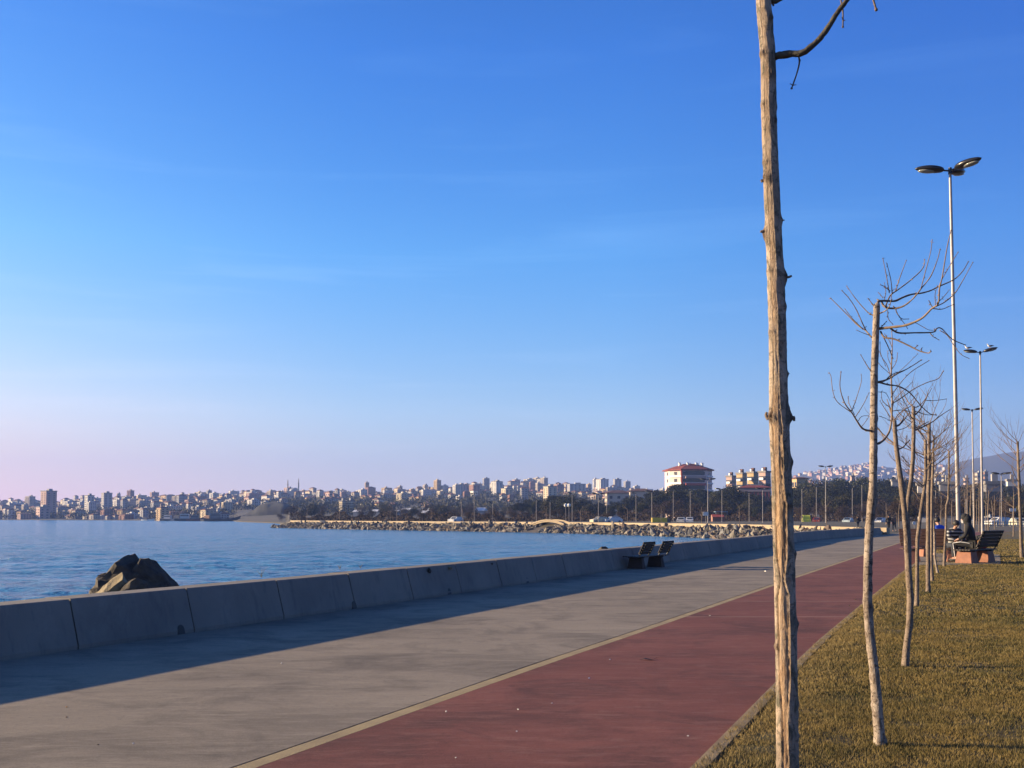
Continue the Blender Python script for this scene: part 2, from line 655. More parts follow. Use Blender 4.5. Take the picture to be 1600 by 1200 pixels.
m_tyre = mat('tyre', (0.02, 0.02, 0.02), .9)


def paint(name, c, r=.3):
    return mat('paint_' + name, c, r)


# ------------------------------------------------------------------ haze
hm = bpy.data.materials.new('haze')
hm.use_nodes = True
hm.node_tree.nodes.clear()
ho = hm.node_tree.nodes.new('ShaderNodeOutputMaterial')
pv = hm.node_tree.nodes.new('ShaderNodeVolumePrincipled')
pv.inputs['Density'].default_value = HAZE
pv.inputs['Color'].default_value = (*HAZE_COL, 1)
pv.inputs['Anisotropy'].default_value = 0.0
hm.node_tree.links.new(pv.outputs[0], ho.inputs['Volume'])
tag(MB().box(-3800, 3800, -600, 3300, -6.0, 182).build('haze', hm), kind='stuff')

# ------------------------------------------------------------------ ground and water
WZ = -1.2
wm = bpy.data.meshes.new('sea')
wm.from_pydata([(-3700, -500, WZ), (700, -500, WZ), (700, 3200, WZ), (-3700, 3200, WZ)], [], [(0, 1, 2, 3)])
wm.materials.append(m_water)
tag(link('sea', wm), kind='structure')

# near water as real waves, laid over the sheet and fading into it with distance
wpx = np.arange(-330, 1190, 3.6)
wY = 13.0 * np.exp(np.arange(0, 480) * .0055)
PX, YY = np.meshgrid(wpx, wY)
XX = (PX - 800) / F * YY
ZZ = np.zeros_like(XX)
rw = np.random.RandomState(12)
for k in range(46):
    lam = .35 * (13 ** (k / 45.0))
    th = R(75) + rw.normal() * .55
    am = .0040 * lam ** .92
    ph = rw.rand() * 6.28
    q = (XX * math.cos(th) + YY * math.sin(th)) * 2 * np.pi / lam + ph
    res = np.clip(lam / (YY * .0055 * 3.0), 0, 1) ** 2
    sn = np.sin(q + .8 * np.sin(XX * .11 + k) + .7 * np.sin(YY * .07 + k * 2))
    ZZ += am * res * (sn + .35 * np.sin(2 * q) )
gust = .65 + .35 * np.sin(XX * .05 + 1.3 * np.sin(YY * .06)) * np.sin(YY * .09 + .8 * np.sin(XX * .03))
fade = np.clip((wY[-1] - YY) / (wY[-1] * .45), 0, 1)
ZZ = ZZ * gust * fade + .10 * fade + .012
nr, nc = XX.shape
wv_ = np.stack([XX.ravel(), YY.ravel(), WZ + ZZ.ravel()], 1)
ii = (np.arange(nr - 1)[:, None] * nc + np.arange(nc - 1)[None, :]).ravel()
wf_ = np.stack([ii, ii + 1, ii + nc + 1, ii + nc], 1).astype(np.int32)
wm2 = bpy.data.meshes.new('sea_waves')
wm2.vertices.add(len(wv_)); wm2.loops.add(wf_.size); wm2.polygons.add(len(wf_))
wm2.vertices.foreach_set('co', wv_.astype(np.float32).ravel())
wm2.loops.foreach_set('vertex_index', wf_.ravel())
wm2.polygons.foreach_set('loop_start', np.arange(0, wf_.size, 4, dtype=np.int32))
wm2.polygons.foreach_set('use_smooth', np.ones(len(wf_), dtype=bool))
wm2.update(calc_edges=True)
wm2.materials.append(m_water)
tag(link('sea_waves', wm2), kind='structure')

# the sea wall base line (front foot of the wall), world metres
D = Vector((0.414, 0.910, 0)).normalized()
WALL = [Vector((-5.6 + .455 * (y - 11.6), y, 0)) for y in [-20, 0, 11.6, 20, 30, 40, 50, 58]]
WALL += [Vector((18.3, 65, 0)), Vector((23.6, 75.5, 0)), Vector((28.6, 84.0, 0)), Vector((33.0, 91.0, 0))]


def line_pts(pts, step):
    """resample a polyline at even steps; returns list of (point, tangent)"""
    out = []
    segs = [(a, b, (b - a).length) for a, b in zip(pts, pts[1:])]
    tot = sum(s[2] for s in segs)
    n = int(tot / step)
    for i in range(n + 1):
        d = i * step
        for a, b, l in segs:
            if d <= l or (a, b, l) == segs[-1]:
                tt = (b - a).normalized()
                out.append((a + tt * d, tt))
                break
            d -= l
    return out


def side(t):
    """unit vector to the right of the walking direction"""
    return Vector((t.y, -t.x, 0))


# the yellow line (left border of the red lane) and the lane's right border, both as functions of depth
YL = [(-20, -13.7), (6.5, -1.70), (11.2, .36), (14.3, 1.79), (27, 7.48), (42.3, 14.45), (61.7, 23.3), (80, 32.6), (100, 44.5), (130, 63)]
KL = [(-20, -11.2), (5.5, .72), (6.8, 1.28), (12.6, 3.70), (19.2, 6.62), (28.4, 10.75), (42.3, 17.1), (61.7, 26.0), (80, 35.4), (100, 47.4), (130, 66)]


def strip(name, fl, fr, z, mt, parent=None, y0=-20, y1=130, n=60, thick=0.0):
    vs, fs = [], []
    for i in range(n + 1):
        y = y0 + (y1 - y0) * (i / n)
        vs += [(fl(y), y, z), (fr(y), y, z)]
        if thick:
            vs += [(fl(y), y, z - thick), (fr(y), y, z - thick)]
    k = 4 if thick else 2
    for i in range(n):
        a = i * k
        fs.append((a, a + 1, a + k + 1, a + k))
        if thick:
            fs.append((a + 2, a, a + k, a + k + 2))
            fs.append((a + 1, a + 3, a + k + 3, a + k + 1))
    if thick:
        fs.append((2, 3, 1, 0))
        fs.append((n * k, n * k + 1, n * k + 3, n * k + 2))
    b = MB().add(vs, fs)
    return b.build(name, mt, parent)


def xl(y):
    return lerp_tab(YL, y)


def xk(y):
    return lerp_tab(KL, y)


def xw(y):
    for a, b in zip(WALL, WALL[1:]):
        if y <= b.y:
            return a.x + (b.x - a.x) * (y - a.y) / (b.y - a.y)
    return WALL[-1].x + (y - WALL[-1].y) * .55


# base under everything on the land side
tag(strip('ground', lambda y: xw(y) - .1, lambda y: 400, -0.035, m_turf, n=40, y1=120), kind='structure')
# promenade slabs, cast in long bays; the joints are real gaps over a darker bed
prom = tag(empty('promenade'), kind='structure')
tag(prom, kind='structure')
strip('joint_bed', lambda y: xw(y) - .05, lambda y: xk(y) - .03, -0.02, m_dirt_joint, prom)
YJ = [-20, -6, 3.0, 31.0, 46.0, 61, 78, 96, 120]
for a_, b_ in zip(YJ, YJ[1:]):
    strip('slab', lambda y: xw(y) + .01, lambda y: xl(y) - .150, 0.0, m_conc, prom, a_ + .006, b_ - .006, 14, .03)
m_lanejoint = mat('lane_joint', (0.36, 0.20, 0.16), .9, col2=(0.22, 0.10, 0.075), scale=2)
lane = tag(empty('red_lane'), kind='structure')
YR = [-20, -4, 4.6, 16.45, 19.45, 28.4, 40, 52, 66, 82, 100, 120]
for a_, b_ in zip(YR, YR[1:]):
    strip('slab', lambda y: xl(y) + .016, lambda y: xk(y) - .055, 0.0, m_red, lane, a_ + .008, b_ - .008, 14, .03)
for yj in YR[3:6]:
    strip('joint_filler', lambda y: xl(y) + .03, lambda y: xk(y) - .06, 0.0005, m_lanejoint, lane, yj - .035, yj + .035, 1)
strip('edging_strip', lambda y: xl(y) - .125, lambda y: xl(y) + .0155, 0.0006, m_line, lane, n=80, thick=.03)
tag(strip('kerb', lambda y: xk(y) - .05, lambda y: xk(y) + .05, 0.018, m_kerb, n=90, thick=.06), kind='structure')

# lawn sheet with gentle relief
lv, lf = [], []
ys = list(np.linspace(2, 12, 34)) + list(np.linspace(12.6, 40, 40)) + list(np.linspace(42, 112, 40))
us = [0.0, .04, .1, .2, .35, .55, .8, 1.2, 1.8, 2.6, 3.6, 5, 7, 10, 14, 20, 30, 45, 70, 110, 180, 300]
for y in ys:
    for u in us:
        x = xk(y) + .10 + u
        z = 0.008 + .03 * min(1, u * 3) * (1 + noise.noise(Vector((x * .6, y * .6, 3)))) * .8
        lv.append((x, y, z))
nu_ = len(us)
for i in range(len(ys) - 1):
    for j in range(nu_ - 1):
        a = i * nu_ + j
        lf.append((a, a + 1, a + nu_ + 1, a + nu_))
tag(MB().add(lv, lf).build('lawn', m_turf, smooth=True), kind='structure')


def lawn_z(x, y):
    u = max(0.0, x - xk(y) - .1)
    return 0.008 + .03 * min(1, u * 3) * (1 + noise.noise(Vector((x * .6, y * .6, 3)))) * .8


# grass blades: dense near the camera, thinning with distance
def blades(n, y0, y1, xmax_f, hmin, hmax, w, spread=0.012, edge=False):
    y = y0 + (y1 - y0) * np.random.rand(n) ** 1.0
    kx = np.interp(y, [k for k, _ in KL], [v for _, v in KL])
    xm = xmax_f(y)
    if edge:
        x = kx - .02 + .22 * np.random.rand(n) ** 1.3
    else:
        x = kx + .09 + (xm - kx - .09) * np.random.rand(n)
    keep = x < xm
    x, y = x[keep], y[keep]
    return x, y, np.full(len(x), hmin), np.full(len(x), hmax), np.full(len(x), w)


sets = [blades(230000, 4.4, 9.0, lambda y: y * .53, .012, .034, .0042),
        blades(210000, 9.0, 16.0, lambda y: y * .53, .014, .038, .007),
        blades(140000, 16.0, 34.0, lambda y: y * .53, .018, .045, .013),
        blades(60000, 34.0, 70.0, lambda y: y * .53, .02, .05, .03),
        blades(46000, 4.4, 30.0, lambda y: y * .53 + 3, .015, .04, .005, edge=True)]
gx, gy, gh0, gh1, gw = [np.concatenate([s[i] for s in sets]) for i in range(5)]
n = len(gx)
# clumping: drop blades where a cheap wave field is low
fld = np.sin(gx * 7.1 + np.sin(gy * 5.3) * 1.7) * np.sin(gy * 6.3 + np.sin(gx * 4.1) * 2.1)
keep = np.random.rand(n) < (.62 + .38 * fld)
gx, gy, gh0, gh1, gw, fld = gx[keep], gy[keep], gh0[keep], gh1[keep], gw[keep], fld[keep]
n = len(gx)
gh = gh0 + (gh1 - gh0) * np.random.rand(n) * (1 + .35 * fld)
ang = np.random.rand(n) * 2 * np.pi
bend = np.random.rand(n) * .9
ba = np.random.rand(n) * 2 * np.pi
u_ = np.clip((gx - np.interp(gy, [k for k, _ in KL], [v for _, v in KL]) - .1), 0, 1)
gzz = 0.006 + .026 * np.minimum(1, u_ * 3)
co = np.empty((n, 3, 3), dtype=np.float32)
co[:, 0, 0] = gx - np.cos(ang) * gw / 2; co[:, 0, 1] = gy - np.sin(ang) * gw / 2; co[:, 0, 2] = gzz
co[:, 1, 0] = gx + np.cos(ang) * gw / 2; co[:, 1, 1] = gy + np.sin(ang) * gw / 2; co[:, 1, 2] = gzz
co[:, 2, 0] = gx + np.cos(ba) * gh * bend; co[:, 2, 1] = gy + np.sin(ba) * gh * bend; co[:, 2, 2] = gzz + gh
gm = bpy.data.meshes.new('grass')
gm.vertices.add(n * 3); gm.loops.add(n * 3); gm.polygons.add(n)
gm.vertices.foreach_set('co', co.ravel())
gm.loops.foreach_set('vertex_index', np.arange(n * 3, dtype=np.int32))
gm.polygons.foreach_set('loop_start', np.arange(0, n * 3, 3, dtype=np.int32))
gm.update(calc_edges=True)
ta = gm.attributes.new('tone', 'FLOAT', 'POINT')
ta.data.foreach_set('value', np.repeat(np.clip(np.random.rand(n) ** 2.2 + np.exp(-u_ / .38) * np.random.rand(n) * 1.6, 0, 1).astype(np.float32), 3))
gm.materials.append(m_grass)
tag(link('grass', gm), 'short half-dry olive and straw grass covering the lawn beside the red lane', 'grass', kind='stuff')

# ------------------------------------------------------------------ sea wall
WH = .60
WT = .45
SET = .15
wall_root = tag(empty('sea_wall', (0, 0, 0)), 'low battered concrete sea wall of two-metre panels along the promenade', 'wall')
pts = []
s_list = []
yj = 12.43
js = [yj]
while yj > -14:
    yj -= 1.83; js.insert(0, yj)
yj = 12.43
while yj < 89:
    yj += 1.83 if yj < 60 else 1.9; js.append(yj)
drains = {int(round(12.43 + 1.83 * k)) for k in (1, 3, 5, 7, 9, 12)}
for ji, (y0, y1) in enumerate(zip(js, js[1:])):
    p0 = Vector((xw(y0), y0, 0)); p1 = Vector((xw(y1), y1, 0))
    tt = (p1 - p0).normalized(); sr = side(tt)
    g = .012
    p0 = p0 + tt * g; p1 = p1 - tt * g
    dz_ = random.uniform(-.006, .006); ds_ = random.uniform(-.006, .006)
    vs, fs = [], []
    NS = 5
    for k in range(NS + 1):
        q = p0.lerp(p1, k / NS)
        wv = .004 * noise.noise(Vector((q.x * 2, q.y * 2, 1)))
        for off, z in ((ds_, -.03), (ds_, .05), (ds_ - SET + wv, WH - .02 + dz_), (ds_ - SET - .015, WH + dz_), (-SET - WT + .015, WH + dz_), (-SET - WT, WH - .02 + dz_), (-SET - WT - .1, -2.2)):
            w_ = q + sr * off
            vs.append((w_.x, w_.y, z))
    m7 = 7
    for k in range(NS):
        for c_ in range(6):
            a = k * m7 + c_
            fs.append((a, a + m7, a + m7 + 1, a + 1))
    fs.append(tuple(range(7))); fs.append(tuple(NS * m7 + i for i in range(6, -1, -1)))
    MB().add(vs, fs).build('panel', m_wall, wall_root)
# dark filler standing back in the joints
b = MB()
for y0 in js[1:-1]:
    p = Vector((xw(y0), y0, 0)); tt = (Vector((xw(y0 + .5), y0 + .5, 0)) - p).normalized(); sr = side(tt)
    vs = []
    for dd in (-.02, .02):
        for off, z in ((-.03, -.03), (-SET - .03, WH - .03), (-SET - WT + .03, WH - .03), (-SET - WT, -2)):
            w_ = p + tt * dd + sr * off
            vs.append((w_.x, w_.y, z))
    b.add(vs, [(0, 1, 2, 3), (7, 6, 5, 4), (0, 4, 5, 1), (1, 5, 6, 2), (2, 6, 7, 3)])
fl_ = b.build('joint_filler', m_dirt_joint, wall_root)
tag(fl_, kind='stuff')
# drain mouths at the foot of the wall
for dpx, dpy in ((230, 991), (518, 951), (694, 929), (812, 911)):
    q = gz(dpx, dpy, 0.0)
    q = Vector((xw(q.y), q.y, 0))
    b = MB()
    rr = .065
    arc = [(-rr, 0)] + [(-rr * math.cos(a_), .06 + rr * math.sin(a_)) for a_ in np.linspace(0, math.pi, 9)] + [(rr, 0)]
    vs = [];
    for off in (-.02, .012):
        for (u, z) in arc:
            w_ = q + D * u + side(D) * (off - z * SET / WH)
            vs.append((w_.x, w_.y, z + .004))
    k = len(arc)
    fs = [tuple(range(k, 2 * k))] + [(i, i + 1, i + 1 + k, i + k) for i in range(k - 1)]
    b.add(vs, fs).build('drain_mouth', m_iron, wall_root)

# ------------------------------------------------------------------ land round the bay
COAST = [(-700, 840), (-200, 830), (0, 815), (150, 740), (250, 672), (365, 600), (375, 505), (445, 392), (452, 256), (560, 227), (680, 206), (790, 191), (845, 181), (880, 177),
         (950, 166), (1005, 156), (1065, 146), (1125, 136), (1180, 126), (1241, 113), (1300, 101), (1355, 93), (1388, 91), (1420, 108), (2600, 108)]
RIDGE = [(-700, 789), (0, 793), (100, 789), (200, 784), (300, 780), (400, 778), (500, 774), (600, 774), (700, 769), (800, 763), (900, 765), (1000, 772), (1100, 782), (1300, 786), (2600, 790)]
YRIDGE = 1500.0


def gh(px, Y):
    """ground height of the far land in direction px at depth Y"""
    c = lerp_tab(COAST, px)
    start = max(c + 40, 520)
    hr = 1.6 + (807 - lerp_tab(RIDGE, px)) * YRIDGE / F
    base = (0.35 if px > 450 else -.75) if Y >= c else -3
    t = max(0.0, min(1.0, (Y - start) / (YRIDGE - start)))
    z = base + (hr - base) * (t ** 1.15)
    if Y > YRIDGE:
        z = hr - (Y - YRIDGE) * .02
    if base > 0 and Y < 135:
        z = min(z, -0.04 + (Y - 105) * 0.01 if Y > 105 else -.04)
    return z


pxs = list(range(-700, 2601, 24)) + [366, 371, 374, 446, 449, 451, 1384, 1388, 1395]
pxs = sorted(set(pxs))
rows = [-14, -1.5, .3, 8, 25, 60, 110, 180, 270, 380, 520, 700, 900, 1150, 1400, 1500, 1650]
gv, gf = [], []
for px in pxs:
    c = lerp_tab(COAST, px)
    for k, r_ in enumerate(rows):
        if 366 < px < 450 and k == 0:
            r_ = -4
        Y = c + r_ if k < 6 else c + 60 + (2750 - c - 60) * ((r_ - 60) / (1650 - 60))
        z = -3.0 if k == 0 else (-1.6 if k == 1 and px < 449 else (-.1 if k == 1 else gh(px, Y)))
        if px > 1386 and k < 2:
            z = -.06
        gv.append(((px - 800) / F * Y, Y, z + (noise.noise(Vector((px * .01, Y * .004, 0))) * 2.0 if Y > 600 and k > 2 else 0)))
kr = len(rows)
for i in range(len(pxs) - 1):
    for j in range(kr - 1):
        a = i * kr + j
        gf.append((a, a + kr, a + kr + 1, a + 1))
m_farland = mat('far_ground', (0.045, 0.042, 0.024), .95, col2=(0.08, 0.062, 0.036), scale=.02)
tag(MB().add(gv, gf).build('far_ground', m_farland, smooth=True), kind='structure')

# distant hills
HILL = [(900, 800), (1100, 772), (1200, 752), (1260, 741), (1300, 736), (1345, 727.5), (1375, 730), (1410, 733), (1450, 734), (1490, 725), (1530, 716), (1570, 709), (1600, 706), (1700, 703), (1850, 708), (2100, 730), (2400, 760)]
YH = 2650.0


def hill_z(px, Y):
    top = 1.6 + (807 - lerp_tab(HILL, px)) * YH / F
    t = max(0, min(1, (Y - 1750) / (YH - 1750)))
    t = t * t * (3 - 2 * t)
    rough_ = noise.noise(Vector((px * .012, Y * .002, 5))) * 10 * (1 - t) * t * 4
    back = 1 if Y <= YH else 1 - (Y - YH) / 600 * .4
    return max(0, (top * t + rough_) * back) - 2 * (1 - t)


hv, hf = [], []
hp = list(range(860, 2420, 12))
hy = [1700, 1800, 1900, 2000, 2100, 2200, 2300, 2400, 2500, 2580, 2650, 2750, 2950, 3150]
for px in hp:
    for Y in hy:
        e = noise.noise(Vector((px * .03, Y * .01, 2))) * (3 if Y > 2000 else 0)
        hv.append(((px - 800) / F * Y, Y, hill_z(px, Y) + e * .6))
for i in range(len(hp) - 1):
    for j in range(len(hy) - 1):
        a = i * len(hy) + j
        hf.append((a, a + len(hy), a + len(hy) + 1, a + 1))
m_hill = mat('hill_scrub', (0.022, 0.026, 0.020), .95, col2=(0.040, 0.040, 0.028), scale=.012, detail=8)
tag(MB().add(hv, hf).build('hills', m_hill, smooth=True), kind='structure')

# ------------------------------------------------------------------ rocks
def rock_mesh(seed, n=16, sx=1, sy=1, sz=1, mt=None, cuts=True, name='boulder', tone=None):
    rnd = random.Random(seed)
    bm = bmesh.new()
    for _ in range(n):
        v_ = Vector((rnd.gauss(0, 1), rnd.gauss(0, 1), rnd.gauss(0, 1))).normalized() * rnd.uniform(.42, .56)
        bm.verts.new((v_.x * sx, v_.y * sy, v_.z * sz))
    r_ = bmesh.ops.convex_hull(bm, input=bm.verts)
    for g_ in r_.get('geom_unused', []) + r_.get('geom_interior', []):
        if isinstance(g_, bmesh.types.BMVert) and g_.is_valid:
            bm.verts.remove(g_)
    me = bpy.data.meshes.new(name)
    bm.to_mesh(me); bm.free()
    me.materials.append(mt or m_rock)
    return me


rocks = [rock_mesh(100 + i, random.choice((10, 12, 14)), random.uniform(1.1, 2.0), random.uniform(.6, 1.0), random.uniform(.4, .75)) for i in range(14)]


def rand_rot():
    return (random.uniform(0, 6.28), random.uniform(0, 6.28), random.uniform(0, 6.28))


def coast_pt(px):
    Y = lerp_tab(COAST, px)
    return Vector(((px - 800) / F * Y, Y, 0))


JP = [455, 500, 560, 620, 680, 735, 790, 845, 880, 915, 950, 1005, 1065, 1125, 1180, 1241, 1300, 1355, 1386]
jl = [coast_pt(p) for p in JP]
revet = tag(empty('rock_revetment', tuple(coast_pt(1065))), 'long bank of tumbled pale and grey boulders edging the far side of the bay', 'rock bank')
ORG = coast_pt(1065)
# wedge of dark rubble under the boulders
wed = MB()
prs = line_pts(jl, 4.0)
vs, fs = [], []
for (p, t_) in prs:
    s_ = side(t_)
    for off, z in ((-.1, .05), (.5, -.05), (5.0, -1.2), (6.5, -2.0)):
        q = p + s_ * off - ORG
        vs.append((q.x, q.y, z))
for i in range(len(prs) - 1):
    for k in range(3):
        a = i * 4 + k
        fs.append((a, a + 1, a + 5, a + 4))
wed.add(vs, fs).build('rubble_core', m_rubble, revet)
cand = []
BR = (coast_pt(845) + coast_pt(880)) / 2
for (p, t_) in line_pts(jl, .5):
    s_ = side(t_)
    dist = p.length
    for k in range(6):
        u = .45 + (k + random.uniform(-.3, .8)) * .92
        if (p - BR).length < 2.2:
            continue
        z = .14 - u * .29 + random.uniform(-.12, .15)
        q = p + s_ * u + t_ * random.uniform(-.5, .5)
        sc_ = random.uniform(.55, 1.2) * (1.3 if random.random() < .15 else 1)
        cand.append((dist / sc_, q, z, sc_))
cand.sort(key=lambda c_: c_[0])
for (_, q, z, sc_) in cand[:300]:
    o = link('boulder', random.choice(rocks), revet)
    o.location = (q.x - ORG.x, q.y - ORG.y, z)
    o.rotation_euler = rand_rot()
    o.scale = (sc_, sc_, sc_)
# the rest joined
rb_v, rb_f, rb_t = [], [], []
base_r = [([v.co.copy() for v in m_.vertices], [tuple(p.vertices) for p in m_.polygons]) for m_ in rocks]
for (_, q, z, sc_) in cand[300:]:
    vs, fs = random.choice(base_r)
    M = Matrix.Translation((q.x - ORG.x, q.y - ORG.y, z)) @ Matrix.Rotation(random.uniform(0, 6.28), 4, 'X') @ Matrix.Rotation(random.uniform(0, 6.28), 4, 'Z') @ Matrix.Scale(sc_, 4)
    b0 = len(rb_v)
    rb_v += [tuple(M @ v_) for v_ in vs]
    rb_f += [tuple(b0 + i for i in f_) for f_ in fs]
    rb_t += [random.random()] * len(vs)
me = bpy.data.meshes.new('boulders')
me.from_pydata(rb_v, [], rb_f)
a_ = me.attributes.new('tone', 'FLOAT', 'POINT'); a_.data.foreach_set('value', rb_t)
me.materials.append(m_rock)
tag(link('boulders', me, revet), kind='stuff')

# low concrete parapet on top of the bank, left open at the bridge
for nm, seq in (('left', JP[:8]), ('right', JP[8:])):
    pl_ = [coast_pt(p) for p in seq]
    vs, fs = [], []
    prs = line_pts(pl_, 3.0) + [(pl_[-1], (pl_[-1] - pl_[-2]).normalized())]
    for (p, t_) in prs:
        s_ = side(t_)
        for off, z in ((.18, .1), (.18, .6), (-.25, .6), (-.25, -.1)):
            q = p + s_ * off
            vs.append((q.x, q.y, z))
    for i in range(len(prs) - 1):
        for k in range(3):
            a = i * 4 + k
            fs.append((a, a + 1, a + 5, a + 4))
    fs.append((3, 2, 1, 0)); e_ = (len(prs) - 1) * 4; fs.append((e_, e_ + 1, e_ + 2, e_ + 3))
    lab = 'tan concrete parapet along the rock bank, left of the small arched bridge' if nm == 'left' else 'tan concrete parapet along the rock bank, right of the small arched bridge'
    tag(MB().add(vs, fs).build('parapet', m_tanwall), lab, 'wall')

# little arched footbridge over the creek mouth
pa, pb = coast_pt(845), coast_pt(880)
brd = empty('arched_footbridge', tuple((pa + pb) / 2), math.atan2((pb - pa).y, (pb - pa).x), 'small humped stone footbridge over the creek mouth in the rock bank', 'bridge')
L2 = (pb - pa).length / 2 + 1.2


def arch(z0, rise, w0, w1, th):
    vs, fs = [], []
    N_ = 14
    for i in range(N_ + 1):
        u = -1 + 2 * i / N_
        z = z0 + rise * (1 - u * u)
        for (yy, zz) in ((w0, z), (w1, z), (w1, z + th), (w0, z + th)):
            vs.append((u * L2, yy, zz))
    for i in range(N_):
        for k in range(4):
            a = i * 4 + k; b2 = i * 4 + (k + 1) % 4
            fs.append((a, a + 4, b2 + 4, b2))
    fs.append((0, 1, 2, 3)); fs.append((N_ * 4 + 3, N_ * 4 + 2, N_ * 4 + 1, N_ * 4))
    return vs, fs


MB().add(*arch(-.1, .72, -1.0, 1.0, .22)).build('deck', m_tanwall, brd)
MB().add(*arch(.14, .72, -1.12, -1.0, .22)).build('side_wall', m_tanwall, brd)
MB().add(*arch(.14, .72, 1.0, 1.12, .22)).build('side_wall', m_tanwall, brd)

# heap of broken rock behind the near wall
hp0 = at(211, 925, 22.0); hp0.z = WZ
heap = empty('rock_heap', tuple(hp0), 0, 'big dark heap of split rock rising from the water behind the near sea wall', 'rock')


def big_rock(px, py, Y, sx, sy, sz, seed, mt, rot=(0, 0, 0), n=26, name='boulder', disp=.12, sub=3):
    p = at(px, py, Y)
    me = rock_mesh(seed, n, sx, sy, sz, mt, name=name)
    o = link(name, me, heap)
    bm = bmesh.new(); bm.from_mesh(me)
    bmesh.ops.subdivide_edges(bm, edges=bm.edges, cuts=sub, use_grid_fill=True)
    bmesh.ops.triangulate(bm, faces=bm.faces)
    for v_ in bm.verts:
        d_ = noise.noise(v_.co * 2.2 + Vector((seed, 0, 0))) * .7 + noise.noise(v_.co * 6 + Vector((seed, 3, 0))) * .35 + noise.noise(v_.co * 15 + Vector((seed, 9, 0))) * .18
        v_.co += v_.co.normalized() * d_ * disp
    bm.to_mesh(me); bm.free()
    o.location = p - hp0
    o.rotation_euler = rot
    return o


big_rock(196, 906, 22.0, 1.25, 1.1, 1.35, 3, m_rock_big, (0, .35, .3))
big_rock(178, 920, 22.0, 1.05, 1.1, .95, 15, m_rock_big, (0, -.75, .2))
big_rock(224, 905, 22.1, 1.15, 1.1, 1.18, 8, m_rock_big, (.2, .2, 1.0))
big_rock(243, 918, 22.2, 1.05, 1.1, 1.05, 11, m_rock_big, (.1, .55, .4))
big_rock(258, 934, 22.3, .95, .9, .85, 23, m_rock_big, (.3, .3, .4), sub=2)
big_rock(160, 926, 21.8, .55, .7, .66, 25, m_rock_big, (.1, 0, .4), sub=2)
big_rock(206, 940, 21.8, 1.6, 1.1, 1.5, 27, m_rock_big, (.1, 0, .4), sub=2)
big_rock(212, 975, 22.2, 2.6, 2.2, 1.6, 29, m_rock_big, (.1, 0, .4), sub=2)
big_rock(188, 925, 20.9, .5, .5, .45, 41, m_rock_big, (.5, .3, .4), sub=2)
big_rock(232, 928, 21.0, .7, .5, .5, 43, m_rock_big, (.1, .5, 1.4), sub=2)
big_rock(215, 920, 20.9, .6, .4, .7, 45, m_rock_big, (.4, -.4, .4), sub=2)
big_rock(148, 939, 21.6, .5, .5, .36, 31, m_rock_tan, (.1, 0, .4), sub=2, disp=.05)
heap.location.z -= .09
# the pale slab leaning on the heap
sl = MB()
sl.box(-.38, .38, -.15, .15, -.10, .10)
o = sl.build('pale_slab', m_rock_tan, heap)
bm = bmesh.new(); bm.from_mesh(o.data)
bmesh.ops.subdivide_edges(bm, edges=bm.edges, cuts=6, use_grid_fill=True)
for v_ in bm.verts:
    v_.co += Vector((noise.noise(v_.co * 5), noise.noise(v_.co * 5 + Vector((5, 0, 0))), noise.noise(v_.co * 6 + Vector((0, 7, 0))))) * .05
bm.to_mesh(o.data); bm.free()
o.location = at(171, 917, 20.9) - hp0
o.rotation_euler = (R(25), R(-38), R(12))
o['label'] = 'pale tan flat slab leaning on the dark rock'

# small stones showing over the wall further on
for (px, py, w_, lab) in ((699, 880, 10, 'pointed dark stone showing over the sea wall, leftmost of the small ones'),
                          (688, 884, 9, 'low mossy stone beside the pointed one behind the sea wall'),
                          (720, 881, 11, 'pale rounded stone behind the sea wall, mid-way between the rock heap and the bench'),
                          (733, 879, 9, 'flat dark stone just right of the pale one behind the sea wall'),
                          (784, 875, 8, 'lone thin dark stone on the sea wall edge'),
                          (955, 857, 20, 'flat mossy stone behind the sea wall left of the dark bench')):
    q = gz(px, py + 8, 0); Y = gz(px, py, .3).y
    c_ = gz(px, py, .62)
    s_ = w_ * c_.y / F
    mt = m_rock_tan if 'pale' in lab else m_rock_big
    o = link('stone', rock_mesh(int(px), 14, s_, s_, s_ * (1.1 if 'pointed' in lab else .55), mt, name='stone'))
    p = c_ + Vector((-.95, .42, 0)).normalized() * .25
    o.location = (p.x, p.y, .50 + s_ * .2)
    tag(o, lab, 'stone', 'stones behind the sea wall')
# hidden toe of the near bank so that the stones rest on something
vs, fs = [], []
prs = line_pts([Vector((w.x, w.y, 0)) for w in WALL], 3)
for (p, t_) in prs:
    s_ = side(t_)
    for off, z in ((-SET - WT + .02, .40), (-SET - WT - .7, .34), (-SET - WT - 2.6, -.5), (-SET - WT - 4.5, -2)):
        q = p + s_ * off
        vs.append((q.x, q.y, z))
for i in range(len(prs) - 1):
    for k in range(3):
        a = i * 4 + k
        fs.append((a, a + 4, a + 5, a + 1))
tag(MB().add(vs, fs).build('near_bank', m_rubble), kind='structure')
# a few weeds on the wall's edge
for i, (px, py) in enumerate(((425, 902), (546, 889), (578, 888))):
    c_ = gz(px, py, .6)
    b = MB()
    rnd = random.Random(i)
    for k in range(9):
        a = rnd.uniform(0, 6.28); l = rnd.uniform(.04, .13) * (1.3 if i == 0 else .8)
        b.tube([(0, 0, 0), (math.cos(a) * l * .3, math.sin(a) * l * .3, l * .6), (math.cos(a) * l * .7, math.sin(a) * l * .7, l)], [.003, .002, .001], 4)
    o = b.build('weed', mat('dry_weed', (.22, .18, .09), .9), loc=(c_.x - .2, c_.y + .1, .595))
    tag(o, ('tallest dry weed sprouting at the wall edge right of the rock heap', 'small dry weed on the wall edge, left one of the close pair', 'small dry weed on the wall edge, right one of the close pair')[i], 'plant', 'weeds on the sea wall')

